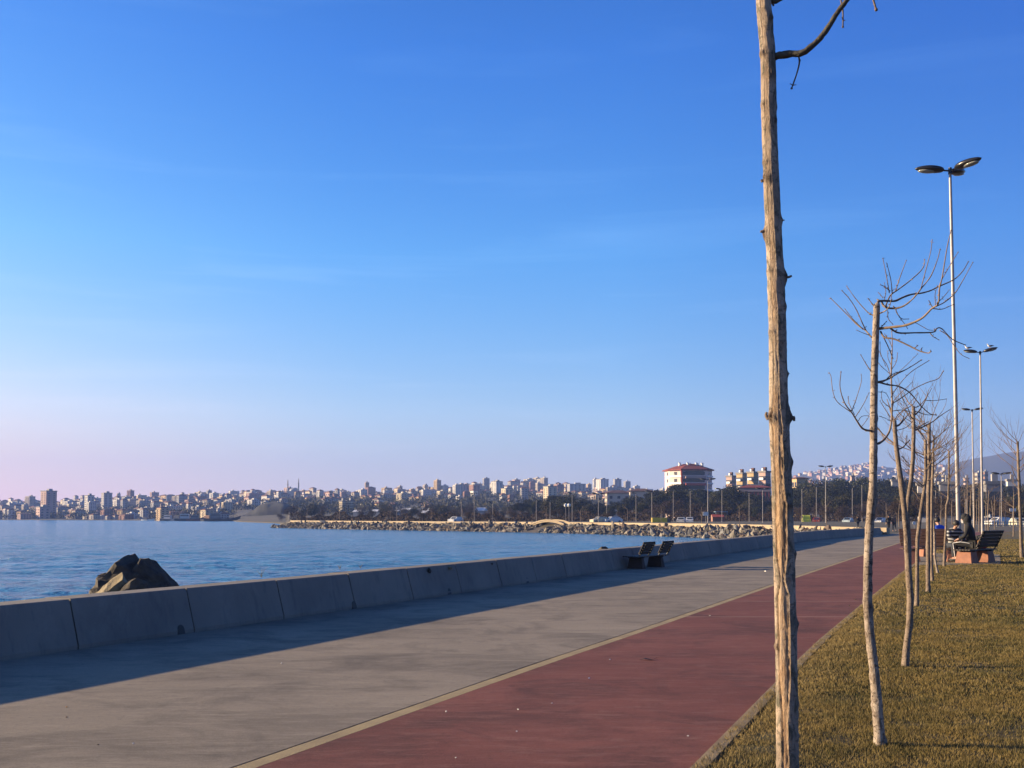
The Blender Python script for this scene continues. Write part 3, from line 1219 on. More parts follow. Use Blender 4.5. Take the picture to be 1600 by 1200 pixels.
# ------------------------------------------------------------------ city
def city_mesh(style, colour, seed):
    rnd = random.Random(seed)
    st = {'block': (14, 12, 5), 'tower': (13, 13, 9), 'house': (11, 10, 3), 'slab': (24, 12, 6), 'narrow': (9, 11, 6)}[style]
    w, d, nf = st
    nf += rnd.choice((0, 0, 1))
    fh = 2.9
    h = nf * fh + .8
    b = MB()
    b.box(-w / 2, w / 2, -d / 2, d / 2, -9, h, 0)
    roof = rnd.choice(('hip', 'flat', 'hip')) if style != 'tower' else 'flat'
    if style == 'slab':
        roof = 'flat' if rnd.random() < .6 else 'hip'
    if roof == 'hip':
        b.hip(-w / 2, w / 2, -d / 2, d / 2, h + .01, 2.6, .6, 1)
        b.box(w * .1, w * .1 + 1, 0, 1, h + 1, h + 3.4, 0)
    else:
        b.box(-w / 2 - .2, w / 2 + .2, -d / 2 - .2, d / 2 + .2, h + .01, h + .5, 2)
        x0 = rnd.uniform(-w / 3, 0)
        b.box(x0, x0 + 4, -2, 2.4, h + .52, h + 3.0, 0)
        for _ in range(3):
            xx = rnd.uniform(-w / 2 + 1, w / 2 - 1); yy = rnd.uniform(-d / 2 + 1, -2.4)
            b.box(xx, xx + .8, yy, yy + .8, h + .52, h + 1.7, 4)
    nx = max(2, int(w / 3.1)); ny = max(2, int(d / 3.1))
    e = .07
    for f in range(nf):
        z0 = .9 + f * fh; z1 = z0 + 1.45
        for i in range(nx):
            cx = -w / 2 + (i + .5) * w / nx
            ww = .75 if (i + seed) % 2 else 1.0
            b.box(cx - ww, cx + ww, -d / 2 - e, -d / 2 + .1, z0, z1, 3)
            if (i + seed) % 3 == 0 and f:
                b.box(cx - 1.35, cx + 1.35, -d / 2 - 1.15, -d / 2 - .0, z0 - 1.0, z0 + .05, 0)
        for i in range(ny):
            cy = -d / 2 + (i + .5) * d / ny
            b.box(-w / 2 - e, -w / 2 + .1, cy - .65, cy + .65, z0, z1, 3)
            b.box(w / 2 - .1, w / 2 + e, cy - .65, cy + .65, z0, z1, 3)
            if i % 2 == seed % 2 and f:
                b.box(-w / 2 - 1.1, -w / 2 + .0, cy - 1.2, cy + 1.2, z0 - 1.0, z0 + .0, 0)
    return b.mesh('building', [WM[colour], m_roof, m_flat, m_win, m_white]), h, w, roof


CM = {}
for st_ in ('block', 'tower', 'house', 'slab', 'narrow'):
    for ci, col_ in enumerate(WALLC):
        CM[(st_, col_)] = city_mesh(st_, col_, ci * 3 + len(st_))

LANDM = [(76, 'the tall pink tower'), (300, 'the harbour boats'), (460, 'the twin minarets'), (540, 'the twin pale blocks'), (775, 'the tall pale tower'), (866, 'the square cream tower'), (1078, 'the red-roofed block')]
ORD = ['', 'second ', 'third ', 'fourth ', 'fifth ', 'sixth ', 'seventh ', 'eighth ', 'ninth ', 'tenth ', 'eleventh ', 'twelfth ', 'thirteenth ', 'fourteenth ', 'fifteenth ', 'sixteenth '] + [w_ + ' ' for w_ in 'seventeenth eighteenth nineteenth twentieth twenty-first twenty-second twenty-third twenty-fourth twenty-fifth twenty-sixth'.split()]
RNAME = ['on the waterfront', 'low on the slope', 'below mid slope', 'above mid slope', 'high on the slope', 'on the skyline']
SNAME = {'block': 'apartment block', 'tower': 'tower block', 'house': 'low house', 'slab': 'long apartment block', 'narrow': 'narrow block'}
KEEP = [(60, 93, 5), (523, 556, 2), (765, 782, 5), (849, 880, 3), (1036, 1120, 5), (640, 700, 1)]
bl = []
rnd = random.Random(11)
ROWY = [0.03, .2, .4, .6, .8, 1.0]
for ri, fr in enumerate(ROWY):
    px = -90 + ri * 4
    while px < 1050:
        c = max(lerp_tab(COAST, px) + 25, 600) if px < 362 or px > 478 else 860
        if px > 445 and ri < 2:
            px += rnd.uniform(9, 16)
            if px > 700 or ri == 0:
                continue
        Y = c + (YRIDGE - c) * min(1, fr + rnd.uniform(-.06, .06) * (fr < 1) + (rnd.uniform(-.12, .02) if fr == 1 else 0))
        tall = .05 if ri < 4 else .07
        if 690 < px < 1000:
            tall = .26 if ri >= 3 else .08
        r_ = rnd.random()
        st_ = 'tower' if r_ < tall else 'narrow' if r_ < tall + .18 else 'block' if r_ < tall + .52 else 'slab' if r_ < tall + .62 else 'house'
        if px > 445 and ri < 4 and rnd.random() < .62:
            st_ = 'house'
        col_ = rnd.choices(list(WALLC), (20, 16, 11, 17, 6, 5, 14))[0]
        if ri == 0:
            st_ = rnd.choice(('house', 'narrow', 'block', 'house'))
        me, h_, w_, rf = CM[(st_, col_)]
        wpx = w_ * F / Y
        if not any(a < px < b2 and ri < k for a, b2, k in KEEP) and not (px > 445 and ri < 3 and rnd.random() < .48):
            bl.append([px, Y, st_, col_, ri, rf, rnd.uniform(.15, .8), rnd.uniform(.40, .68), rnd.uniform(.34, .66) * (.72 if ri < 2 else 1)])
        px += wpx * rnd.uniform(.38, .80) * (.72 if px < 360 else 1)
# keep the 300 that show largest as things of their own
bl.sort(key=lambda q: -(CM[(q[2], q[3])][1] * CM[(q[2], q[3])][2] * q[8]) / q[1] ** 2 * (1.6 if q[4] in (0, 5) else 1))
NB = 285
sing = sorted(bl[:NB], key=lambda q: q[0])
grp = {}
for q in sing:
    lm = min(LANDM, key=lambda l: abs(l[0] - q[0]))
    sd_ = 'right' if q[0] >= lm[0] else 'left'
    grp.setdefault((q[3], q[2], q[5], q[4], lm, sd_), []).append(q)
for (col_, st_, rf, ri, lm, sd_), qs in grp.items():
    qs.sort(key=lambda q: abs(q[0] - lm[0]))
    for k, q in enumerate(qs):
        px, Y = q[0], q[1]
        me = CM[(st_, col_)][0]
        o = link('apartment_block' if st_ in ('block', 'slab', 'narrow') else 'tower_block' if st_ == 'tower' else 'house', me)
        o.location = ((px - 800) / F * Y, Y, gh(px, Y) - .5)
        o.rotation_euler = (0, 0, q[6] - math.atan2(px - 800, F))
        o.scale = (q[7], q[7], q[8])
        rr = 'tile-roofed' if rf == 'hip' else 'flat-roofed'
        tag(o, f"{col_} {rr} {SNAME[st_]} {RNAME[ri]}, {ORD[min(k, 25)]}{sd_} of {lm[1]}", 'building', 'buildings of the far town')
# the remainder in one object
b = MB()
for q in bl[NB:]:
    w = CM[(q[2], q[3])][2] * q[7]; h_ = CM[(q[2], q[3])][1] * q[8]
    M = Matrix.Translation(((q[0] - 800) / F * q[1], q[1], gh(q[0], q[1]) - .5)) @ Matrix.Rotation(q[6] - math.atan2(q[0] - 800, F), 4, 'Z')
    ci = list(WALLC).index(q[3])
    b.box(-w / 2, w / 2, -5, 5, -9, h_, ci, M)
    b.hip(-w / 2, w / 2, -5, 5, h_ + .01, 1.8, .4, 7, M=M)
    for f in range(int(h_ / 2.9)):
        for i in range(max(2, int(w / 3.4))):
            cx = -w / 2 + (i + .5) * w / max(2, int(w / 3.4))
            b.box(cx - .8, cx + .8, -5.08, -4.9, .9 + f * 2.9, 2.3 + f * 2.9, 8, M)
        b.box(-w / 2 - .08, -w / 2 + .1, -3.4, -2, .9 + f * 2.9, 2.3 + f * 2.9, 8, M)
        b.box(-w / 2 - .08, -w / 2 + .1, 1.6, 3.2, .9 + f * 2.9, 2.3 + f * 2.9, 8, M)
tag(b.build('town_houses', list(WM.values()) + [m_roof, m_win]), 'crowd of small pale houses filling the far shore slope', 'houses', kind='stuff')

# tiny houses on the right hill
b = MB()
rnd = random.Random(5)
for i in range(1300):
    px = rnd.triangular(1215, 1500, 1330) if i % 3 else rnd.uniform(1330, 1560)
    Y = rnd.uniform(1780, 2600)
    z = hill_z(px, Y)
    s_ = rnd.uniform(1.8, 3.8)
    if px > 1480 and Y > 2250:
        continue
    if rnd.random() < (Y - 1900) / 1200 * (1.6 if px > 1370 else .7):
        continue
    M = Matrix.Translation(((px - 800) / F * Y, Y, z - 1)) @ Matrix.Rotation(rnd.uniform(-.1, .5), 4, 'Z')
    ci = rnd.choices(range(7), (4, 6, 10, 34, 3, 22, 18))[0]
    hh = rnd.choice((3, 4, 5, 6, 8))
    b.box(-s_, s_, -5, 5, -4, hh, ci, M)
    b.hip(-s_, s_, -5, 5, hh + .01, 1.6, .4, 7 if rnd.random() < .6 else 3, M=M)
    for f in range(int(hh / 3)):
        b.box(-s_ + .8, -.5, -5.1, -4.9, 1 + f * 3, 2.4 + f * 3, 8, M)
        b.box(.6, s_ - .8, -5.1, -4.9, 1 + f * 3, 2.4 + f * 3, 8, M)
tag(b.build('hillside_houses', list(WM.values()) + [m_roof, m_win]), 'scatter of tiny pale houses climbing the hazy hill on the right', 'houses', kind='stuff')


# --- landmark buildings with parts
def windows_grid(root, w, d, nf, fh, z0, nx, ny, mt=None, ww=.8, wh=1.4, e=.06, name='window'):
    """window meshes shared, one object each"""
    a_ = MB().box(-ww, ww, -e, .12, 0, wh).mesh('window', mt or m_win)
    c_ = MB().box(-e, .12, -ww, ww, 0, wh).mesh('window', mt or m_win)
    for f in range(nf):
        for i in range(nx):
            link(name, a_, root, (-w / 2 + (i + .5) * w / nx, -d / 2, z0 + f * fh))
        for i in range(ny):
            link(name, c_, root, (-w / 2, -d / 2 + (i + .5) * d / ny, z0 + f * fh))


def land_block(px0, px1, pytop, Y, col_, lab, nf, roof='flat', rz=-.25, dr=.9, name='apartment_block', group=None):
    cx = (px0 + px1) / 2
    rel = abs(rz)
    rz = rel - math.atan2(cx - 800, F)
    wtot = (px1 - px0) / F * Y
    w = wtot / (math.cos(rel) + dr * abs(math.sin(rel)))
    d = w * dr
    zt = at(cx, pytop, Y).z
    zb = gh(cx, Y)
    h = zt - zb
    root = empty(name, ((cx - 800) / F * Y, Y, zb), rz, lab, 'building', group)
    MB().box(-w / 2, w / 2, -d / 2, d / 2, -6, h).build('wall', WM[col_] if col_ in WM else MATS['wall_' + col_], root)
    if roof == 'flat':
        MB().box(-w / 2 - .3, w / 2 + .3, -d / 2 - .3, d / 2 + .3, h + .01, h + .7).build('roof', m_flat, root)
        MB().box(-w * .1, w * .25, -d * .2, d * .2, h + .72, h + 2.2).build('roof_room', WM['grey'] if group != 'stepped row of blocks' else m_roof, root)
    elif roof == 'hip':
        MB().hip(-w / 2, w / 2, -d / 2, d / 2, h + .01, w * .14, .8).build('roof', m_roof_red if 'red' in lab else m_roof, root)
    fh = (h - 1) / nf
    windows_grid(root, w, d, nf, fh, fh * .35, max(2, int(w / 4)), max(2, int(d / 4)), wh=fh * .5)
    return root, w, d, h


land_block(65, 88, 768, 840, 'pink', 'tallest pink and mauve slab tower by the water at far left', 14, name='tower_block', rz=-.55, dr=.85)
land_block(58, 78, 793, 806, 'pink', 'pale pink base building in front of the tall pink tower', 4, rz=-.3, dr=1.2)
land_block(133, 147, 775, 900, 'white', 'tall block with a bright white side, first right of the tall pink tower', 9, name='tower_block', rz=-.5)
land_block(159, 175, 771, 1050, 'grey', 'blue-grey tower rising from trees, second tall one right of the pink tower', 10, name='tower_block', rz=-.35)
land_block(530, 541, 784, 640, 'cream', 'left one of two twin pale cream blocks above the rock bank', 7, rz=-.75, dr=.9, group='twin pale blocks')
land_block(541.5, 553, 783.5, 642, 'cream', 'right one of two twin pale cream blocks above the rock bank', 7, rz=-.75, dr=.9, group='twin pale blocks')
land_block(768, 785, 753, 1100, 'white', 'tallest pale tower with a bright narrow side in mid-skyline', 11, name='tower_block', rz=-.7)
land_block(733, 750, 758, 1150, 'brick', 'brick-pink tower left of the tallest pale tower', 9, name='tower_block', rz=-.6)
land_block(712, 729, 757.5, 1250, 'pink', 'pink-sided tower, second left of the tallest pale tower', 8, name='tower_block', rz=-.5)
land_block(783, 801, 764, 950, 'cream', 'cream stepped block at the foot of the tallest pale tower', 8, rz=-.6)
land_block(800, 813, 750, 1450, 'pink', 'left one of three pale towers grouped on the skyline', 9, name='tower_block', rz=-.5, group='three skyline towers')
land_block(818, 836, 749.5, 1460, 'white', 'middle one of three pale towers grouped on the skyline', 9, name='tower_block', rz=-.5, group='three skyline towers')
land_block(839, 854, 749, 1440, 'grey', 'right one of three pale towers grouped on the skyline', 9, name='tower_block', rz=-.5, group='three skyline towers')
land_block(849, 870, 761, 800, 'cream', 'square cream tower with pink edge beside the dark pines', 9, name='tower_block', rz=-.55)
land_block(931, 951, 749.5, 1350, 'white', 'pair-sided white and blue-grey tower right of the square cream tower', 11, name='tower_block', rz=-.6)
land_block(958, 971, 749.5, 1400, 'grey', 'plain grey tower, last tall one before the red-roofed block', 11, name='tower_block', rz=-.3)
land_block(886, 915, 757, 1250, 'grey', 'broad grey block between the square cream tower and the white tower', 6, rz=-.2)
land_block(945, 985, 771, 560, 'beige', 'beige block with cream balcony bays above the pines', 4, 'hip', rz=-.2, dr=.5)
land_block(983, 1018, 768, 520, 'beige', 'villa with a wide dark brown hipped roof among the pines', 3, 'hip', rz=-.1, dr=.6, name='villa')

# mosque: dome and two minarets
Y = 1300
mq = empty('mosque', ((460 - 800) / F * Y, Y, gh(460, Y)), 0, 'mosque with two thin tall minarets and a grey dome on the skyline', 'mosque')
zt = at(460, 766, Y).z - gh(460, Y)
MB().box(-8, 8, -8, 8, -4, zt - 1).build('hall', WM['grey'], mq)
b = MB(); b.ball((0, 0, zt - 1), (6.5, 6.5, 4.2), nu=16, nv=8)
b.build('dome', mat('lead_dome', (.28, .29, .32), .6), mq, True)
for sx in (-7.2, 6.4):
    zz = at(460, 747 if sx > 0 else 749, Y).z - gh(460, Y)
    b = MB()
    b.tube([(sx, -6, -3), (sx, -6, zz * .72), (sx, -6, zz * .72 + .1), (sx, -6, zz * .74), (sx, -6, zz * .74 + .1), (sx, -6, zz * .9), (sx, -6, zz)], [.95, .85, 1.3, 1.3, .7, .6, .05], 10)
    b.build('minaret', WM['grey'], mq)

# the red-roofed block above the pines
Y = 420
zb = 0.3
rx = (1078 - 800) / F * Y
big = empty('red_roofed_block', (rx, Y, zb), R(6), 'big pinkish white apartment block under a wide dark red hipped roof', 'building')
zt = at(1078, 736, Y).z - zb
w = 17.6; d = 13.0; h = zt
hx = w / 2
octo = [(-hx, -d * .1), (-hx + 3.6, -d / 2), (hx - 3.6, -d / 2), (hx, -d * .15), (hx, d / 2), (-hx, d / 2)]
N_ = len(octo)
vs = [(x, y, -1) for x, y in octo] + [(x, y, h) for x, y in octo]
MB().add(vs, [tuple(range(N_, 2 * N_))] + [(i, (i + 1) % N_, N_ + (i + 1) % N_, N_ + i) for i in range(N_)]).build('wall', mat('blush_wall', (0.72, 0.56, 0.52), .9), big)
rv = [(x * 1.1, y * 1.12, h + .05) for x, y in octo] + [(x * 1.1, y * 1.12, h + .5) for x, y in octo] + [(x * .28, y * .2, h + 2.9) for x, y in octo]
rf = [tuple(range(N_))[::-1], tuple(range(2 * N_, 3 * N_))]
for L_ in (0, 1):
    rf += [(L_ * N_ + i, L_ * N_ + (i + 1) % N_, (L_ + 1) * N_ + (i + 1) % N_, (L_ + 1) * N_ + i) for i in range(N_)]
MB().add(rv, rf).build('roof', m_roof_red, big)
nf = 7
fh = h / nf
for f in range(nf):
    z0 = f * fh
    if f < nf - 1:
        MB().box(-3.9, 4.4, -d / 2 - 1.5, -d / 2 - .01, z0 + fh * .85, z0 + fh * .85 + .9).build('balcony', m_redtrim if f % 2 == 0 else WM['pink'], big)
    MB().box(-3.6, 4.0, -d / 2 - .08, -d / 2 + .1, z0 + .9, z0 + fh - .2).build('recess_window', m_win, big)
wmesh = MB().box(-.8, .8, -.07, .1, 0, 1.3).mesh('window', m_win)
for f in range(nf):
    for (x, y, a) in ((-hx + 1.8, -d * .3 - .0, R(-55)), (hx - 1.8, -d * .325, R(52)), (hx - 5.2, -d / 2, 0), (-hx + 4.6, -d / 2, 0)):
        o = link('window', wmesh, big, (x, y, f * fh + 1.0)); o.rotation_euler = (0, 0, a)
    o = link('window', wmesh, big, (-hx, d * .15, f * fh + 1)); o.rotation_euler = (0, 0, R(-90))
    # bright slab bands round the bays
    bb = MB()
    for (a, c_) in ((0, 1), (2, 3)):
        p0, p1 = Vector((*octo[a], 0)), Vector((*octo[c_], 0))
        tt = (p1 - p0).normalized(); nn = Vector((tt.y, -tt.x, 0)) * .5
        q = [p0, p1, p1 + nn, p0 + nn]
        vs = [(v_.x, v_.y, f * fh + .1) for v_ in q] + [(v_.x, v_.y, f * fh + .75) for v_ in q]
        bb.add(vs, [(0, 3, 2, 1), (4, 5, 6, 7), (0, 1, 5, 4), (1, 2, 6, 5), (2, 3, 7, 6), (3, 0, 4, 7)])
    bb.build('balcony', m_white, big)
MB().box(-hx + 3.2, -hx + 3.9, -d / 2 - .5, -d / 2 + .3, 0, h).build('red_pilaster', m_redtrim, big)
for x, y in ((-4.5, -1), (-1.4, -2), (.4, 1), (2.2, -2), (5.2, 0), (3.6, 1.2)):
    b = MB(); b.box(x - .45, x + .45, y - .4, y + .4, h + 1.6, h + 3.4); b.box(x - .3, x + .35, y - .9, y - .3, h + 2.2, h + 3.0)
    b.build('water_heater', m_white, big)

# the stepped row of pink and yellow blocks, right of it
for i, (a, c_, top, col_, lab) in enumerate(((1135, 1150, 745.5, 'pink', 'pink end block, leftmost of the stepped row right of the red-roofed block'),
                                             (1151, 1167, 741, 'ochre', 'yellow block, second of the stepped row right of the red-roofed block'),
                                             (1168, 1185, 739.5, 'ochre', 'yellow block, third of the stepped row, just left of the second thin pink one'),
                                             (1186, 1204, 738.5, 'pink', 'pink block at the right end of the stepped row by the peeling trunk'))):
    r_, w, d, h = land_block(a, c_, top, 460 - 16 * i, col_, lab, 6, rz=-.95, dr=.95, group='stepped row of blocks')
    for f in range(6):
        MB().box(-w / 2 - .8, -w / 2 - .01, -d * .3, d * .3, f * h / 6 + .2, f * h / 6 + 1.1).build('balcony', m_white, r_)
    MB().box(-w * .45, -w * .25, -d * .1, d * .1, h + .75, h + 1.7).build('water_heater', m_white, r_)
r_, w, d, h = land_block(1154, 1202, 766, 400, 'brick', 'long low orange-red building with tall columns over the pines', 2, rz=-.08, dr=.3, name='low_red_building')
MB().hip(-w / 2, w / 2, -d / 2, d / 2, h + .8, 1.3, .7).build('tile_roof', m_roof_red, r_)
for i in range(9):
    x = -w / 2 + .4 + i * (w - .8) / 8
    MB().box(x - .16, x + .16, -d / 2 - .9, -d / 2 - .6, 0, h).build('column', m_redtrim, r_)
MB().box(-w / 2, w / 2, -d / 2 - 1.0, -d / 2 - .1, h - .6, h).build('eave_beam', WM['pink'], r_)
land_block(1238, 1262, 748, 480, 'ochre', 'yellow house end with a brown roof just right of the peeling trunk', 4, 'hip', rz=-.5, dr=.8, name='house')
land_block(1329, 1336, 745, 560, 'pink', 'small pink house over the trees below the hillside town', 3, 'flat', rz=-.4, name='house')
land_block(1393, 1412, 752, 380, 'grey', 'low white building peeping over the trees behind the thin trunks', 2, 'flat', rz=-.2, dr=.5, name='low_building')
land_block(1434, 1456, 759, 215, 'white', 'bright white cube of a building behind the young trees', 2, 'flat', rz=-.15, dr=.3, name='white_building')
land_block(1468, 1492, 757, 240, 'slate', 'low blue-grey building left of the nearest lamp post', 2, 'flat', rz=.15, dr=.6, name='grey_building')
land_block(1538, 1566, 757, 220, 'slate', 'grey building with a wide dark window right of the second lamp post', 2, 'flat', rz=.3, dr=.6, name='grey_building')
land_block(1573, 1588, 752, 330, 'white', 'small white roofed shed above the bushes near the right edge', 3, 'flat', rz=-.3, dr=.6, name='shed')
for k, (a, c_, tp, Yk) in enumerate(((1459, 1470, 741, 900), (1472, 1480, 743, 950), (1506, 1514, 748, 700), (1524, 1536, 740, 800), (1537, 1544, 738, 820))):
    land_block(a, c_, tp, Yk, ('grey', 'cream', 'pink', 'beige', 'brick')[k], ('pale tower between the thin trunks at the hill foot', 'cream low tower just left of the nearest lamp post', 'pink minor block between the two right lamp posts', 'beige block seen behind the second lamp post', 'brick slim block right of the second lamp post')[k], 8, rz=-.5, name='tower_block')
# white market sheds below the town
for i, (a, c_, tp, Yk) in enumerate(((555, 575, 796.5, 560), (584, 600, 796, 580), (606, 624, 797, 570), (630, 642, 794, 600), (662, 672, 798, 480), (671, 690, 793.5, 500), (745, 758, 793, 500), (820, 832, 794, 480))):
    w = (c_ - a) / F * Yk
    px = (a + c_) / 2
    rt = empty('shed', ((px - 800) / F * Yk, Yk, gh(px, Yk)), -.15, f"{'first second third fourth fifth sixth seventh eighth'.split()[i]} low white-roofed shed from the left, at the foot of the town", 'shed', 'white sheds below the town')
    h = at(px, tp, Yk).z - gh(px, Yk)
    MB().box(-w / 2, w / 2, -4, 4, -1, h * .72).build('wall', WM['grey'], rt)
    b = MB(); b.add([(-w / 2 - .4, -4.5, h * .72), (w / 2 + .4, -4.5, h * .72), (w / 2 + .4, 4.5, h * .72), (-w / 2 - .4, 4.5, h * .72), (-w / 2 - .4, 0, h), (w / 2 + .4, 0, h)],
                    [(0, 1, 5, 4), (2, 3, 4, 5), (0, 4, 3), (1, 2, 5), (0, 3, 2, 1)])
    b.build('roof', m_white, rt)
# mound beyond the jetty tip
mv, mf = [], []
NM = 26
for i in range(NM + 1):
    for j in range(14):
        u = i / NM; v = j / 13
        px = 366 + (474 - 366) * u
        Y = 640 + 90 * v
        prof = lerp_tab([(0, 0), (.1, .12), (.35, .72), (.45, .95), (.62, 1), (.78, .9), (.95, .25), (1, 0)], u)
        z = 11.0 * prof * math.sin(math.pi * min(1, v * 1.1)) ** .7 if 0 < v < .9 else 0
        mv.append(((px - 800) / F * Y, Y, z + .1 + (noise.noise(Vector((px * .1, Y * .05, 0))) * 1.4 + noise.noise(Vector((px * .5, Y * .12, 4))) * .7) * (z > .5)))
for i in range(NM):
    for j in range(13):
        a = i * 14 + j
        mf.append((a, a + 14, a + 15, a + 1))
tag(MB().add(mv, mf).build('mound', mat('mound_scrub', (.012, .014, .008), .95, col2=(.024, .020, .014), scale=.09, detail=6), smooth=True), kind='structure')
# distant radio masts
for i, (px, y0, y1, Yk) in enumerate(((398, 755, 790, 1200),)):
    pass

# ------------------------------------------------------------------ fishing boats in the far harbour
def boat_meshes(sc_, hull_c, cab_c):
    L = 16 * sc_
    secs = [(-.5, .72, 1.5), (-.3, .95, 1.25), (0, 1, 1.15), (.3, .8, 1.5), (.45, .4, 2.2), (.5, .05, 2.6)]
    vs, fs = [], []
    for (u, wf, hh) in secs:
        vs += [(u * L, -2.2 * wf * sc_, hh * sc_), (u * L * .94, -1.3 * wf * sc_, -.6 * sc_), (u * L * .94, 1.3 * wf * sc_, -.6 * sc_), (u * L, 2.2 * wf * sc_, hh * sc_)]
    for i in range(len(secs) - 1):
        for k in range(3):
            a = i * 4 + k
            fs.append((a, a + 1, a + 5, a + 4))
        fs.append((i * 4 + 3, i * 4, i * 4 + 4, i * 4 + 7))
    fs += [(3, 2, 1, 0), tuple(len(secs) * 4 - 4 + i for i in range(4))]
    hull = MB().add(vs, fs).mesh('hull', paint('hull_' + str(hull_c), hull_c, .5))
    cab = MB().box(-L * .32, -L * .05, -1.3 * sc_, 1.3 * sc_, 1.2 * sc_, 3.6 * sc_).mesh('cabin', paint('cabin_' + str(cab_c), cab_c, .5))
    cw = MB().box(-L * .31, -L * .06, -1.36 * sc_, 1.36 * sc_, 2.4 * sc_, 3.1 * sc_).mesh('window', m_win)
    mast = MB().tube([(0, 0, 1.2 * sc_), (0, 0, 7.5 * sc_)], [.14, .07], 6).tube([(L * .3, 0, 1.2 * sc_), (L * .3, 0, 5.5 * sc_)], [.12, .06], 6).tube([(0, 0, 6.5 * sc_), (L * .42, 0, 2.2 * sc_)], [.05, .05], 5).mesh('mast', m_iron)
    return hull, cab, cw, mast


BO = [(232, 765, 'white', .6), (270, 655, 'black', 1.0), (284, 652, 'dark blue', .9), (299, 650, 'black', 1.2), (313, 648, 'dark red', 1.0), (331, 640, 'orange-cabined', .9), (348, 640, 'black', 1.3), (296, 640, 'white', .35)]
HC = {'white': (.75, .74, .72), 'black': (.03, .03, .035), 'dark blue': (.03, .05, .12), 'dark red': (.16, .04, .03), 'orange-cabined': (.05, .05, .05)}
for i, (px, Yk, c_, s_) in enumerate(BO):
    hull, cab, cw, mast = boat_meshes(s_, HC[c_], (.65, .32, .10) if 'orange' in c_ else (.55, .54, .52) if i % 2 else (.12, .12, .12))
    Yk = min(Yk, lerp_tab(COAST, px) - 14)
    rt = empty('fishing_boat', ((px - 800) / F * Yk, Yk, WZ), random.uniform(-.4, .4),
               ['small white motor boat moored right of the grey tower', 'black fishing boat, leftmost of the harbour row', 'dark blue fishing boat, second of the harbour row', 'long black fishing boat in the middle of the harbour row',
                'dark red fishing boat left of the orange-cabined one', 'fishing boat with an orange cabin in the far harbour', 'longest black fishing boat at the right end of the harbour row', 'tiny white dinghy in front of the harbour row'][i], 'boat', 'boats in the far harbour')
    link('hull', hull, rt); c2 = link('cabin', cab, rt); link('window', cw, c2); link('mast', mast, rt)

# ------------------------------------------------------------------ trees
def crown_mesh(name, mt, w, h, n, leaf, seed, flat=False, z0=.25, lobes=9):
    """leaf-sized faces in clumps spread through the crown's volume"""
    rs = np.random.RandomState(seed)
    cl = []
    for _ in range(lobes):
        a = rs.rand() * 6.28; rr = rs.rand() ** .6 * .36
        zz = z0 + (1 - z0) * (.25 + .62 * rs.rand())
        fall = 1 - (abs((zz - (z0 + (1 - z0) * .5)) / (1 - z0)) * 1.2) ** 2
        cl.append((math.cos(a) * rr * fall * w, math.sin(a) * rr * fall * w, zz * h, (.15 + .13 * rs.rand()) * w))
    cl.append((0, 0, (z0 + (1 - z0) * .45) * h, .30 * w)); cl.append((.05 * w, 0, (z0 + (1 - z0) * .72) * h, .2 * w))
    cl = np.array(cl)
    k = rs.randint(0, len(cl), n)
    dirs = rs.normal(size=(n, 3)); dirs /= np.linalg.norm(dirs, axis=1)[:, None]
    rad = (rs.rand(n) ** .35) * (1 + .25 * rs.rand(n))
    c = cl[k, :3] + dirs * (cl[k, 3] * rad)[:, None] * np.array([1, 1, .8 if not flat else .45])
    u = rs.normal(size=(n, 3)); u /= np.linalg.norm(u, axis=1)[:, None]
    v = np.cross(u, rs.normal(size=(n, 3))); v /= np.linalg.norm(v, axis=1)[:, None]
    s = leaf * (.6 + .8 * rs.rand(n))[:, None]
    co = np.stack([c - u * s - v * s * .5, c + u * s - v * s * .4, c + u * s * .7 + v * s * .6, c - u * s * .6 + v * s * .55], 1)
    me = bpy.data.meshes.new(name)
    me.vertices.add(n * 4); me.loops.add(n * 4); me.polygons.add(n)
    me.vertices.foreach_set('co', co.astype(np.float32).ravel())
    me.loops.foreach_set('vertex_index', np.arange(n * 4, dtype=np.int32))
    me.polygons.foreach_set('loop_start', np.arange(0, n * 4, 4, dtype=np.int32))
    me.update(calc_edges=True)
    a_ = me.attributes.new('tone', 'FLOAT', 'POINT')
    tone = np.clip(rs.rand(len(cl))[k] * .6 + rs.rand(n) * .5, 0, 1)
    a_.data.foreach_set('value', np.repeat(tone, 4).astype(np.float32))
    me.materials.append(mt)
    return me


def far_trunk(h, r, seed):
    rnd = random.Random(seed)
    b = MB()
    b.tube([(0, 0, -.5), (rnd.uniform(-.1, .1), 0, h * .3), (rnd.uniform(-.2, .2), 0, h * .75)], [r, r * .8, r * .4], 6)
    for k in range(5):
        a = rnd.uniform(0, 6.28); z = h * rnd.uniform(.3, .6)
        b.tube([(0, 0, z), (math.cos(a) * h * .12, math.sin(a) * h * .12, z + h * .12), (math.cos(a) * h * .25, math.sin(a) * h * .25, z + h * .16)], [r * .4, r * .3, r * .1], 5)
    return b.mesh('trunk', m_trunk_far)


